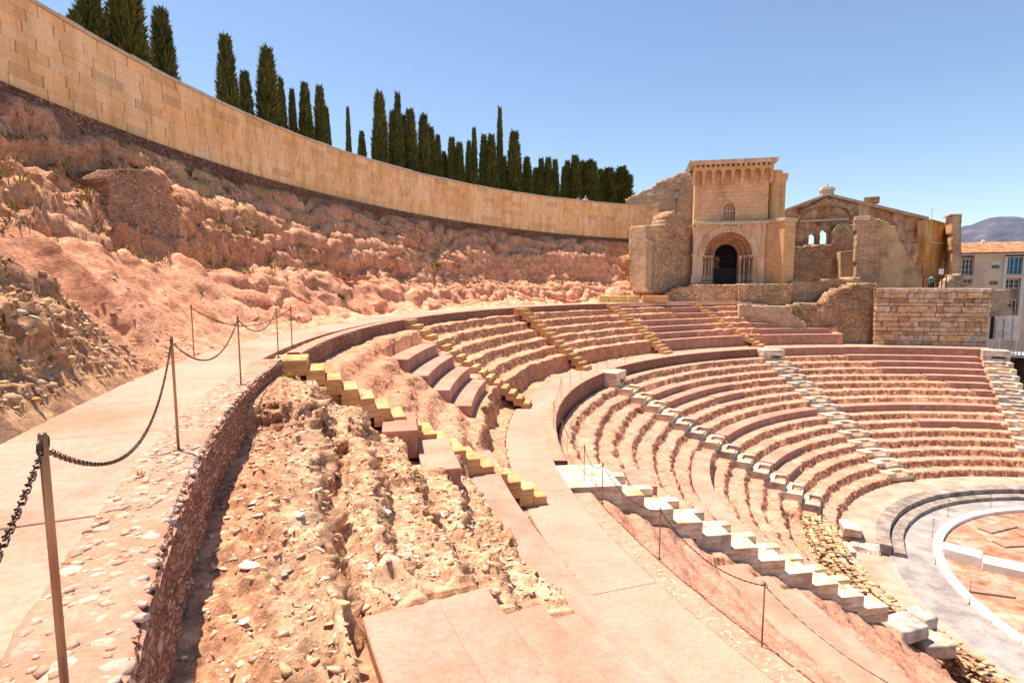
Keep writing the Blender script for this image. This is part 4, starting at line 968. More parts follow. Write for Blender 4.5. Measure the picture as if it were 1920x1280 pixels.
bb, _ = ruinthing('terrace_wall', 'rubble terrace wall under the tower, right of the vertical seam', (1386, 55.4), (1485, 55.0), [(1386.5, 580), (1386.5, 533), (1484, 533), (1484, 580)], 3.5, M['rubble'], .2, .12, .08, 5, 'terrace wall')
FSP = frame((1480, 55.), (1650, 54.)); M['striped'] = m_courses('striped_masonry', [(.44, .28, .17), (.60, .42, .27)], (.34, .21, .12), (FSP[1].x, FSP[1].y), .9, .24, .03, .03, .5)
bb, _ = ruinthing('ruined_wall', 'wall of dark and pale coursed blocks right of the tower terrace', (1484, 55.6), (1612, 55.2), [(1484, 600), (1484, 527), (1560, 524), (1612, 520), (1612, 600)], 2.5, M['striped'], .2, .16, .2, 6)
bb, _ = ruinthing('ruined_wall', 'sloping mass of rough rubble left of the squared block wall', (1390, 53.5), (1645, 52.4), [(1390, 607), (1390, 572), (1440, 571), (1485, 573), (1540, 570), (1570, 545), (1612, 532), (1645, 530), (1645, 645), (1530, 643), (1505, 640), (1500, 606)], 2.5, M['rubble_dk'], .18, .3, .4, 7)
bb, _ = ruinthing('ruined_wall', 'low plastered wall behind the right far seats', (1386, 52.9), (1502, 52.4), [(1386, 612), (1388, 571), (1482, 574), (1486, 590), (1512, 606), (1514, 640), (1460, 628)], .8, M['rubble_lt'], .18, .1, .1, 8)
# --- yellow blocks on the upper walk
for i, (a, e, lb) in enumerate([(1124, 1141, 'left of the row of five yellow blocks on the upper walk end'), (1142, 1158, 'second from left of the five yellow blocks'), (1160, 1176, 'middle one of the five yellow blocks'), (1179, 1200, 'brightest yellow block, fourth in the row'), (1206, 1254, 'long rounded pale block right of the yellow ones')]):
    fr = frame((1120, 50.5), (1256, 51.5)); u0, u1 = on(fr, a, 560)[0], on(fr, e, 560)[0]; vb = on(fr, a, 567)[1]
    o = thing('yellow_block', lb, 'stone block', tuple(fr[0]+fr[1]*(u0+u1)/2+Vector((0, 0, vb)))); b = MB(); fbox(b, fr, u0, u1, vb, vb+.62, -.6, 0); rel(b, Vector(o.location)).build('block', m_plain('yellow_block', [(.5, .36, .12), (.6, .44, .16), (.64, .5, .24)], 1, 10, .02, .9) if i < 4 else M['ochre'], o, bevel=.06)

# --- wall of big squared blocks, every block a part
FB = frame((1645, 51.6), (1856, 50.0)); vb0 = -5.62; vb1 = on(FB, 1750, 541)[1]; wb = on(FB, 1855, 590)[0]
BW = Bld('block_wall', 'wall of big squared weathered blocks at the end of the lower walk', 'wall', tuple(FB[0]+FB[1]*wb/2+Vector((0, 0, vb0))))
b = MB(); fbox(b, FB, .03, wb-.05, vb0, vb1-.08, -2.5, -.09); BW.part('core', b, M['joint'])
M['blk'] = m_plain('weathered_block', [(.34, .23, .15), (.56, .41, .285), (.68, .54, .4)], 2.2, 6, .06, .9, var=.45)
rr = random.Random(77); v = vb0; shp = []
while v < vb1-.15:
    h = min(rr.choice([.32, .4, .44, .5, .6]), vb1-v); u = 0
    if vb1-v-h < .2: h = vb1-v
    while u < wb-.02:
        L = rr.choice([.55, .8, 1.1, 1.5, 2.1])*rr.uniform(.9, 1.15); 
        if wb-u-L < .5: L = wb-u
        b = MB(); j = lambda: rr.uniform(-.045, .045); n1 = rr.uniform(-.07, .09); O, U, V_, N = FB; g = .022
        P = [(u+g+j()*.5, v+g+j()*.5), (u+L-g+j()*.5, v+g+j()*.5), (u+L-g+j()*.5, v+h-g+j()*.5), (u+g+j()*.5, v+h-g+j()*.5)]
        fprism(b, FB, P, n1, .35); BW.part('block', b, M['blk'], bevel=.03, seg=1); u += L
    v += h

# --- ruined church behind
FC = frame((1455, 66.), (1740, 62.5)); UC = FC[1]
M['church'] = m_courses('church_wall', [(.56, .35, .19), (.64, .43, .25)], (.48, .3, .16), (UC.x, UC.y), .5, .26, .02, .02, .45)
M['plaster'] = m_plain('brown_plaster', [(.34, .18, .09), (.56, .34, .2), (.72, .52, .36)], 1.1, 4, .04, .92, streak=((.6, .46, .36), .3, .9))
M['ochre_pl'] = m_plain('ochre_plaster', [(.54, .27, .08), (.64, .36, .13), (.68, .45, .23)], .4, 5, .02, .92, streak=((.72, .6, .45), .25, .8))
M['brick'] = m_courses('thin_brick', [(.62, .42, .23), (.7, .5, .3)], (.56, .37, .2), (UC.x, UC.y), .42, .16, .03, .035, .5)
M['tile'] = m_plain('roof_edge', [(.42, .29, .19), (.54, .39, .27), (.62, .48, .35)], 1, 8, .02)
CH = Bld('ruined_church', 'roofless ruined church with a gable and two arched windows open to the sky', 'church ruin', tuple(FC[0]+UC*9+Vector((0, 0, -.5))))
def archpx(x0, x1, ytop, ybot):
    r_ = (x1-x0)/2; c = (x0+x1)/2; return [(x0, ybot), (x1, ybot)]+[(c+r_*math.cos(R(a)), ytop+r_-r_*math.sin(R(a))) for a in range(0, 181, 15)]
ruin(CH, 'gable_wall', FC, [(1468, 545), (1468, 400), (1496, 386), (1550, 366), (1610, 381), (1612, 545)], .8, M['plaster'], .11, .04, [archpx(1516, 1530, 438.5, 458), archpx(1537, 1553, 431, 457.5)], 0, 11)
fr = shift(FC, .25); ruin(CH, 'gable_rubble', fr, [(1497, 396), (1550, 369.5), (1604, 383), (1602, 404), (1594, 404), (1588, 392), (1560, 386), (1530, 388), (1502, 402)], .3, M['rubble'], .15, .08, (), .12, 12)
def strip(px0, px1, w_, n0, dep, fr=FC):
    a, e = on(fr, *px0), on(fr, *px1); b = MB(); fprism(b, fr, [a, e, (e[0], e[1]+w_), (a[0], a[1]+w_)], n0, dep); return b
CH.part('roof_edge', strip((1470, 398), (1550, 368), .3, .45, 1.6), M['tile']); CH.part('roof_edge', strip((1550.3, 368), (1613, 383), .3, .45, 1.6), M['tile'])
b = MB(); u, v = on(FC, 1550, 368); fbox(b, FC, u-.62, u+.62, v, v+1.0, -.6, .5); fbox(b, FC, u-.75, u+.75, v+.6, v+.8, -.7, .6); fbox(b, FC, u-.12, u+.12, v+1.0, v+1.35, -.15, .1); CH.part('finial_block', b, M['coping'], bevel=.04)
CH.part('cornice', strip((1499, 417), (1590, 413), .22, .3, .32), M['coping'])
fr2 = shift(FC, 1.2); ruin(CH, 'broken_vault_pier', fr2, [(1556, 470), (1560, 440), (1566, 424), (1580, 420), (1606, 421), (1606, 500), (1590, 502), (1575, 520), (1556, 520)], 1.1, M['rubble'], .15, .2, (), .3, 13)
fr3 = shift(FC, 1.6); ruin(CH, 'side_pier', fr3, [(1466, 540), (1467, 413), (1494, 412), (1492, 440), (1484, 480), (1476, 492), (1476, 540)], 1.4, M['rubble_dk'], .15, .2, (), .25, 14)
fr4 = shift(FC, 2.2); ruin(CH, 'rubble_front', fr4, [(1468, 548), (1470, 490), (1480, 462), (1500, 460), (1560, 459), (1562, 500), (1580, 500), (1582, 525), (1606, 522), (1606, 548)], 1.2, M['rubble'], .16, .2, (), .3, 15)
fr5 = shift(FC, 3.4); b = MB(); p = [on(fr5, *q) for q in [(1576, 520), (1576, 472), (1606, 469), (1606, 520)]]; fprism(b, fr5, p, 0, 1.2); CH.part('brick_pier', b, M['brick'], bevel=.05)
FPI = frame((1604, 57.5), (1651, 56.5))
ruin(CH, 'tall_pier', FPI, [(1605, 545), (1605, 409), (1630, 407), (1651, 412), (1651, 545)], 2.6, M['striped'], .15, .1, (), .06, 16)
b = MB(); u, v = on(FPI, 1605, 408); u1, v1 = on(FPI, 1632, 407); fbox(b, FPI, u-.1, u1, v-.3, v+.1, -1, .2); CH.part('pier_cap', b, M['coping'], bevel=.03)
FBR = frame((1650, 57.4), (1730, 57.0))
ruin(CH, 'brick_wall', FBR, [(1650, 545), (1650, 412), (1678, 424), (1686, 450), (1698, 468), (1704, 492), (1714, 500), (1726, 535), (1729, 545)], 1.3, M['brick'], .14, .07, (), .14, 17)
FR = frame((1600, 64.5), (1740, 61.0))
b = MB(); p = [on(FR, *q) for q in [(1604, 545), (1604, 383), (1622, 381), (1742, 413), (1738, 545)]]; fprism(b, FR, p, 0, .8); CH.part('side_wall', b, M['plaster'])
b = MB(); p = [on(FR, *q) for q in [(1604, 407), (1603, 381), (1619, 381), (1631, 384), (1631, 407)]]; fprism(b, FR, p, .35, .3); CH.part('wall_block', b, M['portal'], bevel=.03)
CH.part('roof_edge', strip((1612, 383), (1740, 414), .35, .6, 1.9, FR), M['tile'])
b = MB(); u, v = on(FR, 1631, 384); fbox(b, FR, u-.6, u+.9, v+.2, v+.85, -1.2, .2); CH.part('roof_stub', b, M['plaster'])
b = MB(); fbox(b, FR, on(FR, 1700, 460)[0], on(FR, 1735, 460)[0], on(FR, 1710, 460)[1], on(FR, 1710, 460)[1]+.15, .002, .12); CH.part('string_course', b, M['coping'])
FS = frame((1735, 61.2), (1772, 63.5)); b = MB(); p = [on(FS, *q) for q in [(1735, 540), (1736, 412), (1748, 411), (1772, 418), (1772, 540)]]; fprism(b, FS, p, 0, .8); CH.part('ochre_wall', b, M['ochre_pl'])
b = MB(); fbox(b, FS, 0, on(FS, 1772, 455)[0], on(FS, 1745, 456)[1], on(FS, 1745, 456)[1]+.15, .002, .14); CH.part('string_course', b, M['coping'])
FV = frame((1769, 60.8), (1801, 60.2)); ruin(CH, 'end_buttress', FV, [(1783, 545), (1786, 405), (1800.5, 403), (1799, 455), (1796, 520), (1796, 545)], 2.2, M['church'], .13, .06, (), .1, 18)
FW = frame((1769, 62.4), (1786, 60.4)); ruin(CH, 'broken_return', FW, [(1768, 540), (1770, 417), (1779, 409), (1787, 404), (1786, 545)], .8, M['rubble_lt'], .13, .12, (), .12, 19)
b = MB(); fbox(b, FV, on(FV, 1784, 404)[0]-.2, on(FV, 1801, 404)[0]+.1, on(FV, 1790, 404)[1], on(FV, 1790, 404)[1]+.14, -2.2, .1); CH.part('buttress_cap', b, M['tile'])
bb, _ = ruinthing('ruined_wall', 'low heap of masonry at the foot of the church buttress', (1776, 58.), (1812, 57.6), [(1774, 545), (1776, 528), (1786, 520), (1790, 513), (1806, 512), (1810, 522), (1806, 532), (1826, 536), (1826, 545)], 1.5, M['rubble_lt'], .13, .15, .2, 20)
bb, fx = ruinthing('ruined_wall', 'brown rubble wall stub right of the squared block wall', (1856, 53.6), (1897, 53.2), [(1856, 592), (1857, 541), (1894, 541), (1897, 560), (1892, 575), (1902, 582), (1898, 594)], 1.5, M['rubble_lt'], .14, .12, .15, 21)
b = MB(); fbox(b, FB, -.0, wb+.2, vb1+.012, vb1+.06, -2.4, -.15); o = thing('wall_path', 'thin pale path strip along the top of the squared block wall', 'path', tuple(FB[0]+FB[1]*wb/2+Vector((0, 0, vb1)))); rel(b, Vector(o.location)).build('strip', M['coping'], o)

# --- apartment house, mountain, right-hand enclosure
M['stucco'] = m_plain('pale_stucco', [(.60, .45, .32), (.68, .53, .39), (.72, .58, .45)], .3, 6, .004, .9)
M['rooftile'] = m_plain('clay_tile', [(.26, .13, .07), (.38, .2, .11), (.48, .29, .18)], 1.2, 8, .01, .9, var=.25, stuff=True)
M['frame_w'] = m_plain('white_frame', [(.62, .58, .52), (.68, .64, .58), (.7, .66, .6)], 1, 5)
M['glass'] = (lambda q: q.done((.03, .04, .05), None, .08))(NT('dark_glass')); M['glass'].node_tree.nodes['Principled BSDF'].inputs['Specular IOR Level'].default_value = .6
M['blue_cloth'] = m_plain('blue_curtain', [(.02, .16, .28), (.03, .25, .4), (.06, .34, .5)], 6, 20)
FA = frame((1797, 76.), (1990, 72.)); zA0 = -9.
AP = Bld('apartment_house', 'pale apartment house with clay tile roof and glazed balconies', 'house', tuple(FA[0]+FA[1]*7+Vector((0, 0, zA0))))
ve = on(FA, 1850, 478)[1]; vr = on(FA, 1850, 456)[1]; La = 15.; uu = lambda px: on(FA, px, 500)[0]; vv = lambda py: on(FA, 1850, py)[1]
b = MB(); fbox(b, FA, uu(1826), uu(1883), zA0, ve, -9, 0); AP.part('wall', b, M['stucco'])
b = MB(); fbox(b, FA, -2, uu(1826)-.01, zA0, ve, -9, -1.2); fbox(b, FA, uu(1883)+.01, La, zA0, ve, -9, -1.2); AP.part('recessed_wall', b, M['stucco'])
for (a, e, y0_, y1_, nx, ny, blue) in ((1797, 1824, 484, 516, 4, 3, False), (1886, 1918, 482, 515, 4, 2, True), (1886, 1914, 523, 541, 3, 2, False), (1808, 1824, 522, 532, 2, 1, False), (1897, 1912, 561, 592, 2, 2, False), (1922, 1950, 482, 515, 4, 2, False)):
    u0, u1, v0, v1 = uu(a), uu(e), vv(y1_), vv(y0_)
    b = MB(); fbox(b, FA, u0, u1, v0, v0+.1, -.3, -.15); fbox(b, FA, u0, u1, v1-.1, v1, -.3, -.15)
    for i in range(nx+1): x = u0+(u1-u0)*i/nx; fbox(b, FA, x-.025, x+.025, v0+.1, v1-.1, -.3, -.15)
    for j in range(1, ny): y = v0+(v1-v0)*j/ny; fbox(b, FA, u0, u1, y-.02, y+.02, -.28, -.17)
    f = AP.part('glazed_balcony', b, M['frame_w'])
    b = MB(); fbox(b, FA, u0, u1, v0, v1, -.6, -.4); AP.part('pane', b, M['glass'] if not blue else M['blue_cloth'], f)
b = MB(); fbox(b, FA, uu(1883)+.02, La, vv(522), vv(515.5), -1.2, .15); AP.part('balcony_slab', b, M['stucco'])
b = MB(); fbox(b, FA, -2, uu(1826)-.02, vv(522), vv(516.5), -1.2, .1); AP.part('balcony_slab', b, M['stucco'])
for a in (1882, 1917): b = MB(); fbox(b, FA, uu(a), uu(a)+.35, zA0, vv(482), -1.2, .12); AP.part('pillar', b, M['frame_w'])
b = MB(); fbox(b, FA, uu(1858), uu(1875), vv(505), vv(490), .002, .06); w_ = AP.part('window', b, M['frame_w'])
b = MB(); fbox(b, FA, uu(1859.5), uu(1873.5), vv(503.5), vv(497), .062, .08); AP.part('pane', b, M['glass'], w_)
b = MB(); fbox(b, FA, uu(1858), uu(1873), vv(534), vv(527), .002, .05); AP.part('shutter', b, M['joint'])
b = MB(); fbox(b, FA, -2.2, La, ve, ve+.25, -9, .5); AP.part('eaves', b, M['frame_w'])
rf = put('roof', None, AP.r); b = MB(); O, U, V_, N = FA; n = 62; n_h = vr-ve
for i in range(n):
    x = -2.2+(La+2.2)*i/n; w_ = (La+2.2)/n
    for j in range(5):
        f0, f1 = j/5., (j+1)/5.+.03
        q = lambda f, h, x_: O+U*x_+V_*(ve+.26+(n_h)*f+h)+N*(.65-4.2*f)
        b.add([q(f0, .03, x), q(f0, .13, x+w_*.3), q(f0, .13, x+w_*.6), q(f0, .03, x+w_*.95), q(f1, 0, x), q(f1, .08, x+w_*.3), q(f1, .08, x+w_*.6), q(f1, 0, x+w_*.95)], [(0, 1, 5, 4), (1, 2, 6, 5), (2, 3, 7, 6), (0, 3, 2, 1)])
bpy.data.objects.remove(rf); rf = AP.part('roof', MB().add([q(0, 0, -2.2), q(0, 0, La), q(1, 0, La), q(1, 0, -2.2), q(1, -1.5, -2.2), q(1, -1.5, La), q(0, -.1, La), q(0, -.1, -2.2)], [(0, 1, 2, 3), (3, 2, 5, 4), (4, 5, 6, 7), (7, 6, 1, 0)]), M['joint'])
o = AP.part('roof_tiles', b, M['rooftile'], rf); o['kind'] = 'stuff'
b = MB(); fbox(b, FA, uu(1857), uu(1870), vr, vv(450), -4.5, -3.4); fbox(b, FA, uu(1861), uu(1866), vv(450), vv(445.5), -4.2, -3.7); AP.part('chimney', b, M['frame_w'])

th_ = np.linspace(-1, 1, 120); ph = np.linspace(0, 1, 50); A_, B_ = np.meshgrid(th_, ph, indexing='ij')
X = 2050+A_*900; Y = 1950+B_*700; q = np.stack([X/260, Y/260, X*0], -1).reshape(-1, 3)
sh = np.interp(A_, [-1, -.56, -.44, -.34, -.24, -.12, 0, .3, .7, 1], [0, 0, 60, 170, 245, 285, 300, 260, 170, 0])
H = (sh*(.45+.55*np.sin(np.pi*np.clip(B_*.9+.12, 0, 1)))*np.clip(1-np.abs(B_-.5)*1.98, 0, 1)**.3+(fbm(q*2.2, 5, 500, .5, True)*14).reshape(A_.shape)*np.clip(sh/60, 0, 1))-16.
V = np.stack([X, Y, H], -1).reshape(-1, 3); ii, jj = np.meshgrid(np.arange(119), np.arange(49), indexing='ij'); a = (ii*50+jj).ravel()
q = NT('hazed_mountain'); p = q.coord(); mm = q.done(q.ramp(q.noise(p, .012, 6, .65), [(.3, (.055, .07, .11)), (.5, (.085, .10, .145)), (.7, (.15, .15, .18))]), q.bump(q.noise(p, .03, 6), 20, .5), 1)  # distance haze is put into the mountain's blue base colour
o = put('mountain', mesh('mountain', V, np.stack([a, a+50, a+51, a+1], 1), mm)); tag(o, kind='structure')

# metal enclosure, deck, railing, pit
M['zinc'] = m_plain('zinc_sheet', [(.34, .33, .33), (.46, .45, .45), (.56, .55, .55)], .8, 5, .002, .45)
FM = frame((1855, 52.5), (1912, 50.8)); um = lambda px: on(FM, px, 610)[0]; vm = lambda py: on(FM, 1880, py)[1]
EN = Bld('metal_enclosure', 'grey enclosure of tall sheet metal panels beside the block wall', 'enclosure', tuple(FM[0]+FM[1]*1.4+Vector((0, 0, vm(640)))))
pc = [1856, 1864, 1872, 1880, 1888, 1897, 1908]
for i in range(6):
    b = MB(); fbox(b, FM, um(pc[i])+.012, um(pc[i+1])-.012, vm(637), vm(594-i*.6), -.06-(i % 2)*.05, 0-(i % 2)*.05); EN.part('sheet_panel', b, M['zinc'] if i != 0 else M['iron'])
FD = frame((1854, 49.4), (1990, 47.0)); zd = on(FD, 1880, 664)[1]
DK = Bld('railing', 'light grey metal railing on a narrow deck at the right edge', 'railing', tuple(FD[0]+FD[1]*3+Vector((0, 0, zd))))
b = MB(); fbox(b, FD, 0.1, 6.5, zd-.25, zd, -3, .1); DK.part('deck', b, M['zinc'])
b = MB(); fbox(b, FD, 0.1, 6.5, zd+1.28, zd+1.34, -.03, .03); DK.part('top_rail', b, M['zinc'])
for i in range(24):
    u = .2+i*.27; b = MB(); fbox(b, FD, u-.04, u+.04, zd, zd+1.28, -.015, .015); DK.part('bar', b, M['zinc'])
b = MB(); b.add([pol(31.5, 66.5, -5.9), pol(14, 70, -5.9), pol(14, 70, -15), pol(31.5, 66.5, -15)], [(0, 1, 2, 3)])
FX = frame((1868, 50.6), (2050, 45.)); b = MB(); fbox(b, FX, 0, 12, -16, zd-.27, -1.0, -.3); o = thing('pit_wall', 'retaining face painted with the darkness of the pit beyond the last white stair', 'wall', tuple(FX[0]+FX[1]*4+Vector((0, 0, -16)))); rel(b, Vector(o.location)).build('face', m_rubble('pit_darkness', [(.06, .03, .02), (.1, .055, .035), (.13, .07, .05), (.16, .1, .07)], (.05, .03, .02), 2, .1), o)  # darkness of the void put into near-black wall colours
o = thing('sign_board', 'small blank white sign board near the church buttress', 'sign', tuple(at(1765, 514, 59.5))); b = MB(); p = at(1765, 509, 59.5); b.box(p.x-.24, p.x+.24, p.y-.02, p.y+.02, p.z-.3, p.z+.3); bb_ = MB(); bb_.box(p.x-.03, p.x+.03, p.y, p.y+.05, p.z-1.6, p.z-.302)
rel(b, Vector(o.location)).build('board', M['white'], o); rel(bb_, Vector(o.location)).build('post', M['iron'], o)
p = at(1746, 414, 63.); o = thing('antenna', 'thin television antenna on the church roof edge', 'antenna', tuple(p)); b = MB(); b.tube([(0, 0, 0), (0, 0, 1.35)], .03, 5); b.tube([(-.1, 0, 1.25), (.4, 0, 1.4)], .02, 4); b.tube([(.15, -.3, 1.32), (.15, .3, 1.32)], .015, 4); b.tube([(.3, -.25, 1.36), (.3, .25, 1.36)], .015, 4); b.build('mast', M['zinc'], o)
# site fence by the church foot
FF = frame((1730, 58.5), (1776, 57.8)); o = thing('site_fence', 'low dark railing in front of the ochre church wall', 'fence', tuple(FF[0]+Vector((0, 0, on(FF, 1740, 543)[1])))); uf = lambda x: on(FF, x, 530)[0]; vf = lambda y: on(FF, 1750, y)[1]
for x in (1731, 1741, 1751, 1758, 1766, 1774): b = MB(); fbox(b, FF, uf(x)-.04, uf(x)+.04, vf(545), vf(517), -.03, .03); rel(b, Vector(o.location)).build('post', M['iron'], o)
for y in (518, 527): b = MB(); fbox(b, FF, uf(1731), uf(1774), vf(y)-.03, vf(y)+.03, -.02, .02); rel(b, Vector(o.location)).build('rail', M['iron'], o)
# lantern on the rubble wall
p = at(1268.5, 366, 60.2); o = thing('wall_lantern', 'old street lantern on a bracket high on the rubble wall', 'lantern', tuple(p))
b = MB(); b.tube([(0, .6, -.5), (0, 0, -.4), (0, 0, -.3)], .05, 6); b.tube([(.0, .02, -2.2), (0, .02, -.4)], .03, 5); b.build('bracket', M['iron'], o)
b = MB(); b.tube([(0, 0, -.3), (0, 0, -.25), (0, 0, .35), (0, 0, .36)], [.1, .2, .3, .1], 6); b.build('lamp_glass', m_plain('lantern_glass', [(.2, .24, .24), (.26, .3, .3), (.3, .34, .34)], 2, 6, rough=.3), o)
b = MB(); b.tube([(0, 0, .365), (0, 0, .55), (0, 0, .7)], [.34, .2, .04], 6); b.build('lamp_cap', M['iron'], o)

# ================================================================== TREES
M['cyp'] = (lambda q: q.done(q.mix(.8, q.ramp(q.rnd(True), [(0, (.055, .07, .017)), (.45, (.09, .11, .03)), (.8, (.13, .135, .038)), (1, (.18, .15, .05))]), q.ramp(q.noise(q.coord(), .5, 3), [(.3, (.7, .72, .6)), (.7, (1.3, 1.2, 1.0))]), 'MULTIPLY'), None, .7))(NT('cypress_foliage'))
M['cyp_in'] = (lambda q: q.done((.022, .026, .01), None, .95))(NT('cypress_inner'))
M['bark'] = m_plain('bark', [(.1, .07, .04), (.14, .1, .07), (.18, .13, .09)], 4, 20, .01)
def cyp_profile(kind):
    if kind == 'column': return lambda h: np.minimum(1, .8+h*.9)*np.clip(1-h, 0, 1)**.55
    if kind == 'blunt': return lambda h: np.minimum(1, .75+h)*np.clip(1-h**3.2, 0, 1)**.6
    if kind == 'spire': return lambda h: np.minimum(1, .8+h*.6)*(np.clip(1-h, 0, 1)**.8*.8+.12*np.clip(1-h, 0, 1)**.3)
    if kind == 'round': return lambda h: np.sqrt(np.clip(1-(h*1.05-.42)**2/.42, 0.0, 1))*np.clip((1-h)*6, 0, 1)
    return lambda h: np.minimum(1, .75+h*1.2)*np.clip(1-h, 0, 1)**.62
def cyp_mesh(kind, seed, n=2600, thin=1.):
    """unit tree: height 1, radius 1 at widest; leaf sprays point upward"""
    r_ = np.random.default_rng(seed); pf = cyp_profile(kind)
    h = r_.random(n)**.9*.985; a = r_.random(n)*6.283
    lump = fbm(np.stack([np.cos(a)*1.5, np.sin(a)*1.5, h*9], 1)+seed, 4, 600+seed)
    rad = pf(h)*(1+.30*lump)*(1-.28*r_.random(n)**2)
    c = np.stack([np.cos(a)*rad, np.sin(a)*rad, h], 1)
    up_ = np.stack([np.cos(a)*.35, np.sin(a)*.35, np.full(n, .035)], 1)*(.5+.9*r_.random(n))[:, None]
    up_[:, 2] *= 1+.8*r_.random(n)
    if kind == 'round': up_[:, :2] *= 1.0; 
    b_ = a+1.57+r_.normal(0, .7, n); wd = np.stack([np.cos(b_)*.13, np.sin(b_)*.13, r_.normal(0, .004, n)], 1)*(.6+.8*r_.random(n))[:, None]
    V = np.stack([c-up_*.4, c+wd+up_*.1, c+up_, c-wd+up_*.1], 1).reshape(-1, 3); Fc = np.arange(n*4).reshape(-1, 4)
    # dark inner body
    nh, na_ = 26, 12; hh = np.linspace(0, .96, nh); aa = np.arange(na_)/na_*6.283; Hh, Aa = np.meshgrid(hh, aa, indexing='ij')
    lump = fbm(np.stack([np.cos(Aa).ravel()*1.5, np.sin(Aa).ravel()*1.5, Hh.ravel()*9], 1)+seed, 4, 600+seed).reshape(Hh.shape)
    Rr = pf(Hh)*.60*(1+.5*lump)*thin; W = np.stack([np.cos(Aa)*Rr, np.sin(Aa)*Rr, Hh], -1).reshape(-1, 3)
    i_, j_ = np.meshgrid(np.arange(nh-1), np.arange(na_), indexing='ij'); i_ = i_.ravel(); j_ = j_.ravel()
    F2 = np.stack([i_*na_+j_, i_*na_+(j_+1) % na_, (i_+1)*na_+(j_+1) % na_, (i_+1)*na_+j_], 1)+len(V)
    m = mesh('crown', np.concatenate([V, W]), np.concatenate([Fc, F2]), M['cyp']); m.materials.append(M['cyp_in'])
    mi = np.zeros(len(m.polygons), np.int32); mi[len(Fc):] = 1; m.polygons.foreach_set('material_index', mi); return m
CM = {k: [cyp_mesh(k, s) for s in ss] for k, ss in dict(column=(1, 2, 3), cone=(4, 5, 6), spire=(7, 8), blunt=(9, 10), round=(11,)).items()}
TRK = MB().tube([(0, 0, -.03), (0, 0, .25)], [.12, .1], 8).mesh('trunk', M['bark'])
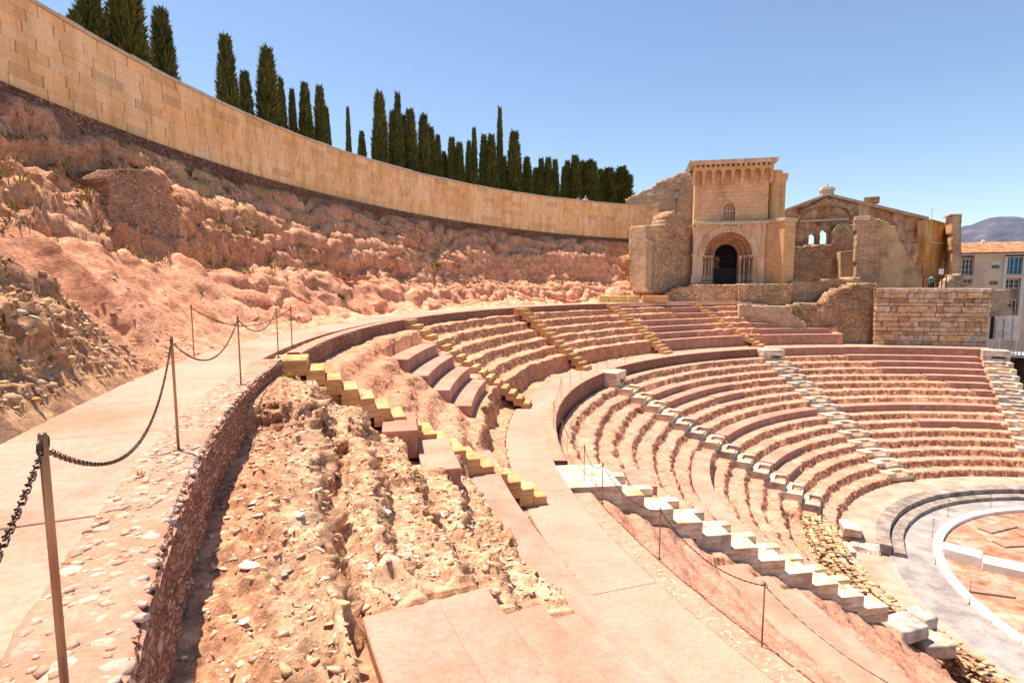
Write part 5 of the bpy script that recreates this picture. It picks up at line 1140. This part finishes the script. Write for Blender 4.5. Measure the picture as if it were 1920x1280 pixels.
TREES = [ # px, top py, half width px, radius from theatre centre, form, label
 (138, 30, 16, 50.5, 'round', 'low dark shrub at the far left end of the tree row, above the wall'),
 (166, -8, 31, 50.5, 'cone', 'bushy cypress leaning into its big neighbour at the left end of the row'),
 (206, 18, 18, 51.5, 'spire', 'thin side cypress sprouting left of the broadest cypress'),
 (234, -30, 34, 50, 'column', 'broadest and nearest cypress, its tip cut off by the top of the picture'),
 (301, 26, 23, 51, 'cone', 'ragged cypress standing alone right of the broadest one'),
 (422, 74, 19, 51, 'column', 'tall plump column cypress alone before the group of six'),
 (459, 141, 15, 51.5, 'cone', 'short cypress between the plump column and the tall one, left side'),
 (499, 98, 22, 51, 'cone', 'tallest cypress of the left-hand cluster, with a pointed top'),
 (526, 154, 11, 52, 'spire', 'slim cypress just right of the pointed tallest one on the left'),
 (547, 174, 10, 52, 'spire', 'lowest slim cypress in the left-hand cluster'),
 (571, 162, 14, 51.5, 'cone', 'narrow cypress second from the right end of the left-hand cluster'),
 (599, 168, 13, 51.5, 'column', 'narrow cypress at the right end of the left-hand cluster'),
 (612, 208, 8, 52.5, 'cone', 'small cypress tucked behind the right end of the left-hand cluster'),
 (652, 207, 6, 52, 'spire', 'pencil-thin cypress standing alone in the gap'),
 (678, 251, 9, 52, 'cone', 'small cypress alone in the gap, right of the pencil-thin one'),
 (711, 180, 15, 51.5, 'column', 'tall straight column cypress leading the middle group'),
 (745, 182, 11, 52, 'spire', 'sharp-tipped cypress second in the middle group'),
 (737, 214, 13, 52.5, 'cone', 'cypress half hidden behind the sharp-tipped one of the middle group'),
 (741, 250, 10, 51.2, 'cone', 'short lighter green cypress in front of the sharp-tipped one'),
 (757, 221, 9, 53, 'column', 'slim cypress wedged left of the round-shouldered one in the middle group'),
 (769, 211, 14, 52, 'column', 'round-shouldered cypress in the centre of the middle group'),
 (794, 220, 13, 52, 'column', 'cypress with an even oval top, third from the right in the middle group'),
 (808, 243, 11, 52.5, 'cone', 'lower cypress second from the right in the middle group'),
 (821, 258, 9, 52.5, 'cone', 'last and lowest cypress at the right of the middle group'),
 (832, 289, 8, 54, 'round', 'small airy bush in the gap right of the middle group'),
 (847, 262, 10, 53, 'column', 'cypress opening the next group, just right of the airy bush'),
 (861, 271, 11, 52.5, 'column', 'dark cypress second after the airy bush'),
 (879, 269, 8, 53, 'cone', 'slim dark cypress left of the sparse brownish one'),
 (889, 245, 8, 53, 'spire', 'sparse brownish cypress with a bare top'),
 (907, 257, 10, 53, 'column', 'dark cypress left of the olive-green one, right of the sparse tree'),
 (921, 257, 13, 52.3, 'cone', 'olive-green cypress standing in front of the tallest thin spire'),
 (937, 208, 8, 54, 'spire', 'tallest thin spire cypress near the middle of the picture'),
 (946, 297, 7, 53.5, 'cone', 'small cypress in the shade right of the tallest thin spire'),
 (964, 251, 15, 53, 'column', 'stout pale-sided cypress right of the tallest thin spire'),
 (988, 299, 12, 54, 'cone', 'short cypress right of the stout pale-sided one'),
 (1004, 318, 9, 55, 'column', 'low hazy cypress, first of the squat right-hand row'),
 (1015, 301, 9, 54.5, 'column', 'second cypress of the squat right-hand row'),
 (1028, 299, 10, 54, 'column', 'third cypress of the squat right-hand row'),
 (1041, 303, 9, 54.5, 'column', 'fourth cypress of the squat right-hand row, before the bright gap'),
 (1057, 316, 7, 55, 'column', 'thin cypress just right of the bright gap'),
 (1064, 305, 9, 55, 'column', 'cypress left of the pointed one above the two visitors'),
 (1078, 296, 13, 54.5, 'cone', 'pointed cypress just left of the two visitors'),
 (1092, 306, 11, 55.5, 'column', 'flat-topped cypress rising behind the two visitors'),
 (1108, 305, 15, 55, 'blunt', 'broad blunt cypress right of the two visitors'),
 (1126, 321, 10, 56, 'blunt', 'lower blunt tree fourth from the right end of the row'),
 (1142, 318, 14, 56, 'blunt', 'wide dark tree second from the right end of the row'),
 (1166, 317, 19, 56.5, 'round', 'rounded dark tree ending the row next to the stone ruins')]
rr = random.Random(9)
for (px, ty, hw, r_, kind, lb) in TREES:
    d = ray(px, ty); A2 = d.x*d.x+d.y*d.y; B2 = -2*(d.x*CX+d.y*CY); C2 = CX*CX+CY*CY-r_*r_; t_ = (-B2+math.sqrt(B2*B2-4*A2*C2))/2/A2; p = d*t_
    H_ = p.z-8.4; W_ = hw*p.y/F
    o = thing('shrub' if 'bush' in lb or 'shrub' in lb else 'cypress_tree', lb, 'shrub' if 'bush' in lb or 'shrub' in lb else 'cypress', (p.x, p.y, 8.4), rr.uniform(0, 6.28), 'trees behind the curved wall')
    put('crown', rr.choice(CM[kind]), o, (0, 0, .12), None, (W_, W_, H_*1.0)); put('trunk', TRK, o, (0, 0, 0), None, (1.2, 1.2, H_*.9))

# ================================================================== PEOPLE (far away)
def person(label, p, shirt, trousers, hair, face=0.):
    o = put('person', None, None, p, (0, 0, face)); tag(o, label, 'person')
    J = [(0, 0, .95), (0, 0, 1.2), (0, 0, 1.42), (0, 0, 1.52), (0, .02, 1.64), (.1, 0, .9), (.11, .02, .5), (.12, 0, .06), (.12, -.14, .03), (-.1, 0, .9), (-.11, .02, .5), (-.12, 0, .06), (-.12, -.14, .03), (.19, 0, 1.4), (.25, .02, 1.13), (.24, -.1, .9), (.24, -.13, .82), (-.19, 0, 1.4), (-.25, .02, 1.13), (-.24, -.1, .9), (-.24, -.13, .82)]
    E = [(0, 1), (1, 2), (2, 3), (3, 4), (0, 5), (5, 6), (6, 7), (7, 8), (0, 9), (9, 10), (10, 11), (11, 12), (2, 13), (13, 14), (14, 15), (15, 16), (2, 17), (17, 18), (18, 19), (19, 20)]
    Rd = [.15, .14, .15, .06, .1, .1, .07, .045, .04, .1, .07, .045, .04, .07, .05, .035, .04, .07, .05, .035, .04]
    m = bpy.data.meshes.new('body'); m.from_pydata(J, E, []); m.materials.append(m_plain('skin', [(.4, .25, .18), (.45, .3, .22), (.48, .32, .24)], 3, 20)); b = put('body', m, o)
    b.modifiers.new('skin', 'SKIN'); sk = m.skin_vertices[0].data if m.skin_vertices else None
    if sk is None: return o
    for i, v in enumerate(sk): v.radius = (Rd[i], Rd[i]*(.75 if i < 3 else 1)); v.use_root = i == 0
    s = b.modifiers.new('sub', 'SUBSURF'); s.levels = s.render_levels = 2
    MB().tube([(0, 0, .88), (0, 0, 1.0), (0, 0, 1.25), (0, 0, 1.4), (0, 0, 1.47)], [.17, .175, .19, .21, .09], 14).tube([(.18, 0, 1.42), (.26, .02, 1.15)], [.09, .07], 8).tube([(-.18, 0, 1.42), (-.26, .02, 1.15)], [.09, .07], 8).build('shirt', m_plain('shirt', [mul(shirt, .85), shirt, mul(shirt, 1.1)], 4, 20), o, True)
    MB().tube([(.1, 0, .95), (.11, .02, .5), (.12, 0, .08)], [.12, .09, .07], 10).tube([(-.1, 0, .95), (-.11, .02, .5), (-.12, 0, .08)], [.12, .09, .07], 10).build('trousers', m_plain('trousers', [mul(trousers, .85), trousers, mul(trousers, 1.1)], 4, 20), o, True)
    V, Fc = ico(2, 5, 1, .05); put('hair', mesh('hair', V*np.array([.11, .125, .1])+np.array([0, .03, 1.70]), Fc, m_plain('hair', [mul(hair, .8), hair, mul(hair, 1.2)], 8, 30), True), o)
    return o
def ptop(px, py, y, h=1.78): p = at(px, py, y); return (p.x, p.y, p.z-h)
person('dark-haired person in a dark top looking over the curved wall, left one of two', ptop(1085, 367, 61.5), (.1, .1, .12), (.08, .08, .1), (.03, .02, .015))
person('person with a pale speckled top and light hair behind the curved wall', ptop(1098, 367, 61.2), (.55, .5, .46), (.3, .3, .35), (.5, .45, .4))
person('tiny standing person in a green top near the church foot', ptop(1747, 517, 56.2, 1.6), (.1, .3, .18), (.06, .05, .05), (.03, .02, .02))

# ================================================================== POSTS AND CHAINS
def eye(b, c, n=10, r_=.022, t_=.005, ax='x'):
    pts = [Vector(c)+Vector((0 if ax == 'x' else r_*math.cos(a), r_*math.cos(a) if ax == 'x' else 0, r_*math.sin(a))) for a in [6.283*i/n for i in range(n+1)]]
    return b.tube(pts, t_, 6, False)
PP = MB().tube([(0, 0, 0), (0, 0, 1.085), (0, 0, 1.1)], [.0128, .0128, .0112], 14).mesh('pole', M['metal_post'], True)
PR = eye(MB(), (0, .036, 1.06)).mesh('chain_eye', M['chain'], True)
PB = MB().tube([(0, 0, 0), (0, 0, .012), (0, 0, .013)], [.05, .05, .02], 12).mesh('base_plate', M['metal_post'])
posts = {}
def post(key, p, label, h=1.1, far=False, group='chain posts along the walks', az=0., ring=True):
    o = thing('chain_post', label, 'post', p, az, group); put('pole', PP, o, None, None, (1, 1, h/1.1)); put('base_plate', PB, o)
    if ring:
        put('chain_eye', PR, o, (0, 0, h-1.1)); put('chain_eye', PR, o, (0, -.072, h-1.1))
    posts[key] = (Vector(p)+Vector((0, 0, h-.045)), az); return o
UP = [('a0', 37.45, 213.3, 'post outside'), ]
A_az = lambda th: R(th)                 # rings point along the wall
for key, (px, py), lb in (('a1', (132, 1402), 'nearest steel post in the lower left corner, holding two chains'), ('a2', (335, 845), 'second steel post along the cobbled wall top'), ('a3', (452, 722), 'third steel post along the cobbled wall top'), ('a4', (522, 670), 'fourth steel post, at the end of the cobbled wall by the stair head')):
    p = at(px, py, 1); p = p*(ZA/p.z); th_ = math.degrees(math.atan2(p.y-CY, p.x-CX)); post(key, (p.x, p.y, ZA), lb, 1.1, az=R(th_))
p0 = Vector(pol(37.42, 213.2, ZA)); 
p = at(364, 667, 1); p = p*(ZA/p.z); post('o1', (p.x, p.y, ZA), 'thin rusty post against the earth slope on the far side of the upper walk', 1.15, az=R(190))
p = at(548, 655, 1); p = p*(ZA/p.z); post('o2', (p.x, p.y, ZA), 'thin post on the upper walk just behind the head of the nearest stair', 1.08, az=R(188))
BL = ['tall post nearest us beside the lower walk, in the lower right', 'post beside the second veined block of the nearest white stair', 'post at the top slab of the nearest white stair', 'post left of the top slab of the nearest white stair, on the curb',
      'post on the inner side of the curved walk, before the tight bend', 'post at the tightest bend of the lower walk', 'post just past the bend, chained to its nearer neighbour', 'short post below the end of the third ochre stair',
      'post beside the third ochre stair foot', 'post next to the top slab of the second white stair, left', 'post next to the top slab of the second white stair, right', 'far post on the curved brick wall, left one', 'farthest post on the curved brick wall']
BP = [(1428, 1215), (1236, 1047), (1129, 943), (1095, 903), (1054, 845), (1038, 803), (1052, 747), (1069, 725), (1090, 711), (1119, 697), (1138, 690), (1171, 681), (1204, 672)]
for i, ((px, py), lb) in enumerate(zip(BP, BL)):
    p = at(px, py, 1); p = p*(ZB/p.z); th_ = math.degrees(math.atan2(p.y-CY, p.x-CX)); post('b%d' % i, (p.x, p.y, ZB), lb, 1.08, az=R(th_))
for i, ((px, py), lb) in enumerate(zip([(1748, 1006), (1754, 1058), (1817, 1132), (1777, 968), (1857, 949)], ['thin post left of the kerb on the grey orchestra floor', 'post where the white kerb bends, beside the marble block', 'post by the kerb in front of the sand, lower right', 'thin post on the grey floor behind the kerb, upper left', 'farthest thin post on the grey orchestra floor'])):
    p = at(px, py, 1); p = p*(ZC/p.z); post('c%d' % i, (p.x, p.y, ZC), lb, 1.05, group='posts round the orchestra kerb')
LINK = MB(); n_ = 12; ring = []
for i in range(n_+1):
    a = 6.283*i/n_; x = .0085*math.cos(a); z = .0085*math.sin(a)+(.0115 if math.sin(a) > 1e-6 else -.0115 if math.sin(a) < -1e-6 else (.0115 if i in (0, n_) else -.0115)); ring.append((x, 0, z))
LINK.tube(ring, .0031, 6, False); LV, LF = LINK.V, LINK.F; LM = LINK.mesh('link', M['chain'], True)
def catenary(a, b, sag, n=160):
    P = []
    for i in range(n+1):
        t = i/n; p = a.lerp(b, t); p.z -= sag*4*t*(1-t); P.append(p)
    return P
def chain(label, a, b, sag, single=0, group='iron chains between the posts', cut=None):
    P = catenary(a, b, sag, 400); L = [0]
    for i in range(400): L.append(L[-1]+(P[i+1]-P[i]).length)
    step = .0305; n = int(L[-1]/step); o = thing('chain', label, 'chain', tuple(a), 0, group); far = MB(); k = 0
    lim = cut or n
    for i in range(n):
        s = (i+.5)*step; j = int(np.searchsorted(L, s)); j = min(max(j, 1), 400); c = P[j]; t = (P[j]-P[j-1]).normalized()
        q = t.to_track_quat('Z', 'Y').to_matrix().to_4x4() @ Matrix.Rotation(R(45+90*(i % 2)), 4, 'Z')
        m_ = Matrix.Translation(c-a) @ q
        if i < single: l_ = put('link', LM, o); l_.matrix_local = m_
        else: far.add([m_@Vector(v) for v in LV], LF)
    if far.V: f = far.build('links', M['chain'], o, True); f['kind'] = 'stuff'
    return o
def rope(label, a, b, sag):
    o = thing('chain', label, 'chain', tuple(a), 0, 'iron chains between the posts'); P = [p-a for p in catenary(a, b, sag, 24)]
    V = MB(); 
    for i in range(24):
        V.tube([P[i], P[i].lerp(P[i+1], .5), P[i+1]], [.008, .013, .008], 5, False)
    V.build('links', M['chain'], o); return o
g = lambda k, s=0: posts[k][0]+Vector((math.cos(posts[k][1]+math.pi/2)*.036*s, math.sin(posts[k][1]+math.pi/2)*.036*s, -.02))
chain('nearest chain hanging from the corner post towards the bottom left', g('a1', 1), p0+Vector((.0, .0, 1.02)), .28, 60)
chain('long chain swagging from the corner post to the second post', g('a1', -1), g('a2', 1), .42, 110)
chain('chain swagging between the second and third posts of the upper walk', g('a2', -1), g('a3', 1), .36)
rope('short chain between the third and fourth posts of the upper walk', g('a3', -1), g('a4', 1), .3)
rope('chain between the two posts on the far side of the upper walk', g('o1', 0), g('o2', 0), .42)
CL = ['long chain drooping from the tall lower right post out of the picture', 'chain crossing in front of the veined blocks of the nearest white stair', 'chain from the top slab post to the block post on the nearest white stair', 'slack chain left of the nearest white stair head',
      'chain along the curb before the tight bend', 'chain joining the bend post to the nearer curb post', 'short chain between the two posts past the bend']
p_off = Vector(pol(29.8, 208.5, ZB+1.0))
rope(CL[0], g('b0'), p_off, .35)
for i in range(6): rope(CL[i+1], g('b%d' % i), g('b%d' % (i+1)), .3 if i < 4 else .25)

# ================================================================== SMALL DETAILS
# loose stones over the rubble bank: the big ones singly, the rest as one mass
SV = [shard(2, 100+i, (.45, .6, .3, .5)[i % 4]) for i in range(8)]; SV1 = [shard(1, 120+i, (.5, .65, .28)[i % 3]) for i in range(9)]; SVF = [shard(1, 150+i, (.26, .34, .2, .4)[i % 4]) for i in range(12)]
big = [mesh('stone', *v, mt) for v in SV for mt in (M['stone'],)]; bigw = [mesh('stone', *v, M['stone_white']) for v in [shard(2, 170+i, .28) for i in range(5)]]; bigg = [mesh('stone', *v, M['stone_grey']) for v in SV[4:]]
rr = random.Random(31); cnt = 0
def place(th, r): return Vector(pol(r, th, up_h(th, r)))
def blocked(th, r, pad=.0):
    for (k, a, e) in SEATS_UP:
        if a-.2 < th < e+.2 and RM[k]-.35 < r < (RM[k-1] if k else 37)+.02: return True
    return 188.5 < th < 191.9
for i in range(3500):
    if cnt >= 230: break
    th = rr.uniform(192, 207); r_ = rr.uniform(32.6, 37.1)
    if blocked(th, r_): continue
    s = rr.uniform(.035, .085)*(1.3 if rr.random() < .2 else 1); x = rr.random()
    m_ = rr.choice(bigw) if x < .16 else rr.choice(bigg) if x < .22 else rr.choice(big)
    put('stone', m_, up, place(th, r_)+Vector((0, 0, .012)), (rr.uniform(-.5, .5), rr.uniform(-.5, .5), rr.uniform(0, 6.3)), (s, s*rr.uniform(.7, 1), s*rr.uniform(.7, 1.1))); cnt += 1
def vstones(n, key, sel, smin, smax, mat, seed, parent, skip=None, pw=2.2, lib=None):
    lib = lib or SV1
    """stones bedded on the displaced ground itself"""
    D = PTS[key]; D = D[sel(D[:, 3], D[:, 4], D[:, 7])]; rr = np.random.default_rng(seed); VV = []; FF_ = []; off = 0; k = 0
    while k < n:
        d = D[rr.integers(len(D))]
        if skip and skip(d[3], d[4]): k += 1; continue
        s = smin+(smax-smin)*rr.random()**pw; V, Fc = lib[rr.integers(len(lib))]; nn = Vector(d[5:8]); nn = (nn*.7+Vector((0, 0, .3))).normalized()
        e = nn.to_track_quat('Z', 'Y').to_matrix() @ Matrix.Rotation(rr.uniform(0, 6.3), 3, 'Z') @ Matrix.Rotation(rr.normal(0, .35), 3, 'X')
        V = (V*s*np.array([1, rr.uniform(.6, 1), rr.uniform(.6, 1.2)]))@np.array(e).T+d[:3]; VV.append(V); FF_.append(Fc+off); off += len(V); k += 1
    o = put('loose_stones', mesh('loose_stones', np.concatenate(VV), np.concatenate(FF_), mat), parent); o['kind'] = 'stuff'; return o
for i in range(70):
    th = rr.uniform(198, 207.5); r_ = rr.uniform(34.8, 36.9)
    if blocked(th, r_): continue
    s = rr.uniform(.07, .15); x = rr.random(); m_ = rr.choice(bigw) if x < .45 else rr.choice(bigg) if x < .66 else rr.choice(big)
    put('stone', m_, up, place(th, r_)+Vector((0, 0, .01)), (rr.uniform(-.3, .3), rr.uniform(-.3, .3), rr.uniform(0, 6.3)), (s, s*rr.uniform(.7, 1), s*rr.uniform(.5, .9)))
def stones(n, t0, t1, r0, r1, smin, smax, hfun, mat, seed, parent, skip=None, pw=2.):
    rr = np.random.default_rng(seed); VV = []; FF_ = []; off = 0; k = 0
    while k < n:
        th, r_ = rr.uniform(t0, t1), rr.uniform(r0, r1)
        if skip and skip(th, r_): continue
        s = smin+(smax-smin)*rr.random()**pw; V, Fc = SV1[rr.integers(9)]; e = Matrix.Rotation(rr.uniform(0, 6.3), 3, 'Z') @ Matrix.Rotation(rr.normal(0, .45), 3, 'X')
        V = (V*s*np.array([1, rr.uniform(.6, 1), rr.uniform(.6, 1.2)]))@np.array(e).T+np.array(pol(r_, th, hfun(th, r_)+.02*s)); VV.append(V); FF_.append(Fc+off); off += len(V); k += 1
    o = put('loose_stones', mesh('loose_stones', np.concatenate(VV), np.concatenate(FF_), mat), parent); o['kind'] = 'stuff'; return o
vstones(9500, 'upper_seating_bank', lambda T, Q, N: (T > 191.9) & (T < 211) & (Q > 32.5) & (Q < 37.2), .012, .075, M['flake'], 1, up, blocked, 1.7, SVF)
vstones(9000, 'upper_seating_bank', lambda T, Q, N: (T > 191.9) & (T < 211) & (Q > 32.5) & (Q < 37.2), .006, .03, M['flake'], 11, up, blocked, 1.5, SVF)
stones(900, 171, 191, 31.8, 36.9, .015, .07, up_h, M['stone_s'], 2, up, blocked)
stones(1800, 172, 203, 39.25, 41.5, .012, .09, hill_h, M['stone_s'], 3, hill)
vstones(6500, 'hillside', lambda T, Q, N: (T > 193.4) & (T < 204) & (Q > 39.25) & (Q < 42.6), .02, .10, M['stone_mix'], 4, hill)
vstones(500, 'hillside', lambda T, Q, N: (T > 140) & (T < 195) & (Q > np.where(T > 176, 42.9, 39.9)) & (Q < 46.7), .03, .13, M['stone_s'], 8, hill)
rk = lambda th, r_: any(a-.2 < th < e+.2 and RL[k]-.4 < r_ < RL[k]+.9 for (k, a, e) in SEATS_LO)
# rubble bedded in the risers of the lower rows
def riser_stones(rows, sec, hfun, parent, seed, RR, dr, n_m, smin, smax, mat, name='riser_rubble'):
    rr = np.random.default_rng(seed); VV = []; FF_ = []; off = 0
    for k in rows:
        for (a, b_) in sec:
            n = int((b_-a)*.01745*RR[k]*n_m)
            for _ in range(n):
                th = rr.uniform(a, b_); r_ = RR[k]+rr.normal(.0, dr)
                if rk(th, r_) if RR is RL else blocked(th, r_): continue
                s = smin+(smax-smin)*rr.random()**1.6; V, Fc = SV1[rr.integers(9)]; e = Matrix.Rotation(rr.uniform(0, 6.3), 3, 'Z') @ Matrix.Rotation(rr.normal(0, .4), 3, 'X')
                V = (V*s*np.array([1.1, .8, .9]))@np.array(e).T+np.array(pol(r_, th, hfun(th, r_))); VV.append(V); FF_.append(Fc+off); off += len(V)
    o = put(name, mesh(name, np.concatenate(VV), np.concatenate(FF_), mat), parent); o['kind'] = 'stuff'
M['riser_st'] = m_plain('riser_stone', [(.38, .19, .12), (.48, .27, .175), (.56, .37, .25)], 4, 24, .012, .92, var=.35, stuff=True)
riser_stones(range(15), [(72, 106), (112, 145)], lo_h, lo, 5, RL, .13, 15, .04, .13, M['riser_st'])
riser_stones(range(15), [(149.5, 180)], lo_h, lo, 6, RL, .2, 7, .03, .12, M['riser_st'])
riser_stones(range(6), [(129, 147), (149, 169)], up_h, up, 7, RM, .14, 12, .03, .11, M['riser_st'])
# weeds
def tuft(name, label, p, s, mat, n=60, seed=1, cat='plant'):
    rr = random.Random(seed); o = thing(name, label, cat, p); b = MB()
    for i in range(n):
        a = rr.uniform(0, 6.28); l = s*rr.uniform(.5, 1); t = rr.uniform(.3, 1.3); d = Vector((math.cos(a)*math.sin(t), math.sin(a)*math.sin(t), math.cos(t))); c = Vector((rr.uniform(-.4, .4)*s, rr.uniform(-.4, .4)*s, 0)); w_ = Vector((-math.sin(a), math.cos(a), 0))*s*.09
        b.add([c-w_, c+w_, c+d*l*.6+w_, c+d*l, c+d*l*.6-w_], [(0, 1, 2, 3, 4)])
    b.build('leaves', mat, o); return o
mg = m_plain('dry_weed', [(.2, .17, .04), (.3, .26, .07), (.36, .3, .1)], 6, 10); mg2 = m_plain('green_weed', [(.09, .1, .03), (.14, .14, .05), (.2, .18, .07)], 6, 10)
p = at(545, 752, 1); p = p*(-2.25/p.z); th_ = math.degrees(math.atan2(p.y-CY, p.x-CX)) % 360; r_ = math.hypot(p.x-CX, p.y-CY)
tuft('weed', 'yellow-green cushion weed on the rubble by the nearest ochre stair', (p.x, p.y, up_h(th_, r_)-.02), .2, mg, 90, 3)
p = at(262, 893, 1); p = p*(ZA/p.z); tuft('weed', 'small tuft at the joint of the paving and cobbled wall top', (p.x, p.y, ZA), .06, mg, 40, 4)
for i, (px, py, s, mt, lb) in enumerate([(345, 330, .5, mg2, 'dark weed clump on the hillside ledge by the old masonry'), (640, 265 + 110, .3, mg, 'dry tuft under the curved wall'), (815, 500, .6, mg, 'yellow dry bush on the red hillside, centre'), (640, 560, .35, mg2, 'dark weed clump beside the upper walk')]):
    best = None; d = ray(px, py)
    for t_ in np.arange(3, 70, .1):
        q = d*t_; r_ = math.hypot(q.x-CX, q.y-CY)
        if 39 < r_ < 46.9 and q.z < hill_h(math.degrees(math.atan2(q.y-CY, q.x-CX)) % 360, r_): best = q; break
    if best is not None: tuft('weed', lb, tuple(best), s, mt, 90, 10+i)
# remnant of masonry on the hillside
bb, fr = ruinthing('masonry_remnant', 'squarish remnant of old masonry wall stuck in the hillside at the left', (198, 17.2), (335, 20.0), [(198, 452), (202, 330), (235, 318), (290, 322), (318, 352), (338, 400), (336, 455)], 2.2, m_rubble('old_masonry', [(.3, .16, .1), (.38, .22, .14), (.44, .27, .18), (.5, .34, .24)], (.4, .24, .16), 7.5, .03, .7), .08, .08, .25, 31)

def dry_grass(n, seed):
    D = PTS['hillside']; S_ = hill_s(D[:, 3], D[:, 4]); nz_ = fbm(D[:, :3]*.8, 4, 101)
    D = D[(S_ > .42) & (S_ < .96) & (D[:, 3] > 120) & (D[:, 3] < 197) & (nz_ > .02)]; rr = np.random.default_rng(seed); V = []; F_ = []
    for i in range(n):
        c = D[rr.integers(len(D)), :3]; s = rr.uniform(.1, .3)
        for j in range(7):
            a = rr.uniform(0, 6.3); l = s*rr.uniform(.6, 1.1); lean = rr.uniform(.1, .9); w_ = .014+.01*rr.random(); q = len(V)
            p0_ = c+np.array([rr.normal(0, s*.3), rr.normal(0, s*.3), -.02]); e = np.array([np.cos(a)*lean*l, np.sin(a)*lean*l, l*(1-.3*lean)]); k = np.array([-np.sin(a), np.cos(a), 0])*w_
            V += [p0_-k, p0_+k, p0_+e*.6+k*.7, p0_+e, p0_+e*.6-k*.7]; F_.append((q, q+1, q+2, q+3, q+4))
    q = NT('dry_grass'); m_ = q.done(q.ramp(q.rnd(True), [(0, (.12, .10, .03)), (.4, (.26, .19, .07)), (.75, (.38, .28, .12)), (1, (.46, .36, .18))]))
    o = put('dry_grass', mesh('dry_grass', V, F_, m_)); tag(o, 'dry brownish grass and scrub growing over the ledges of the upper hillside', 'grass', kind='stuff')
dry_grass(2600, 17)
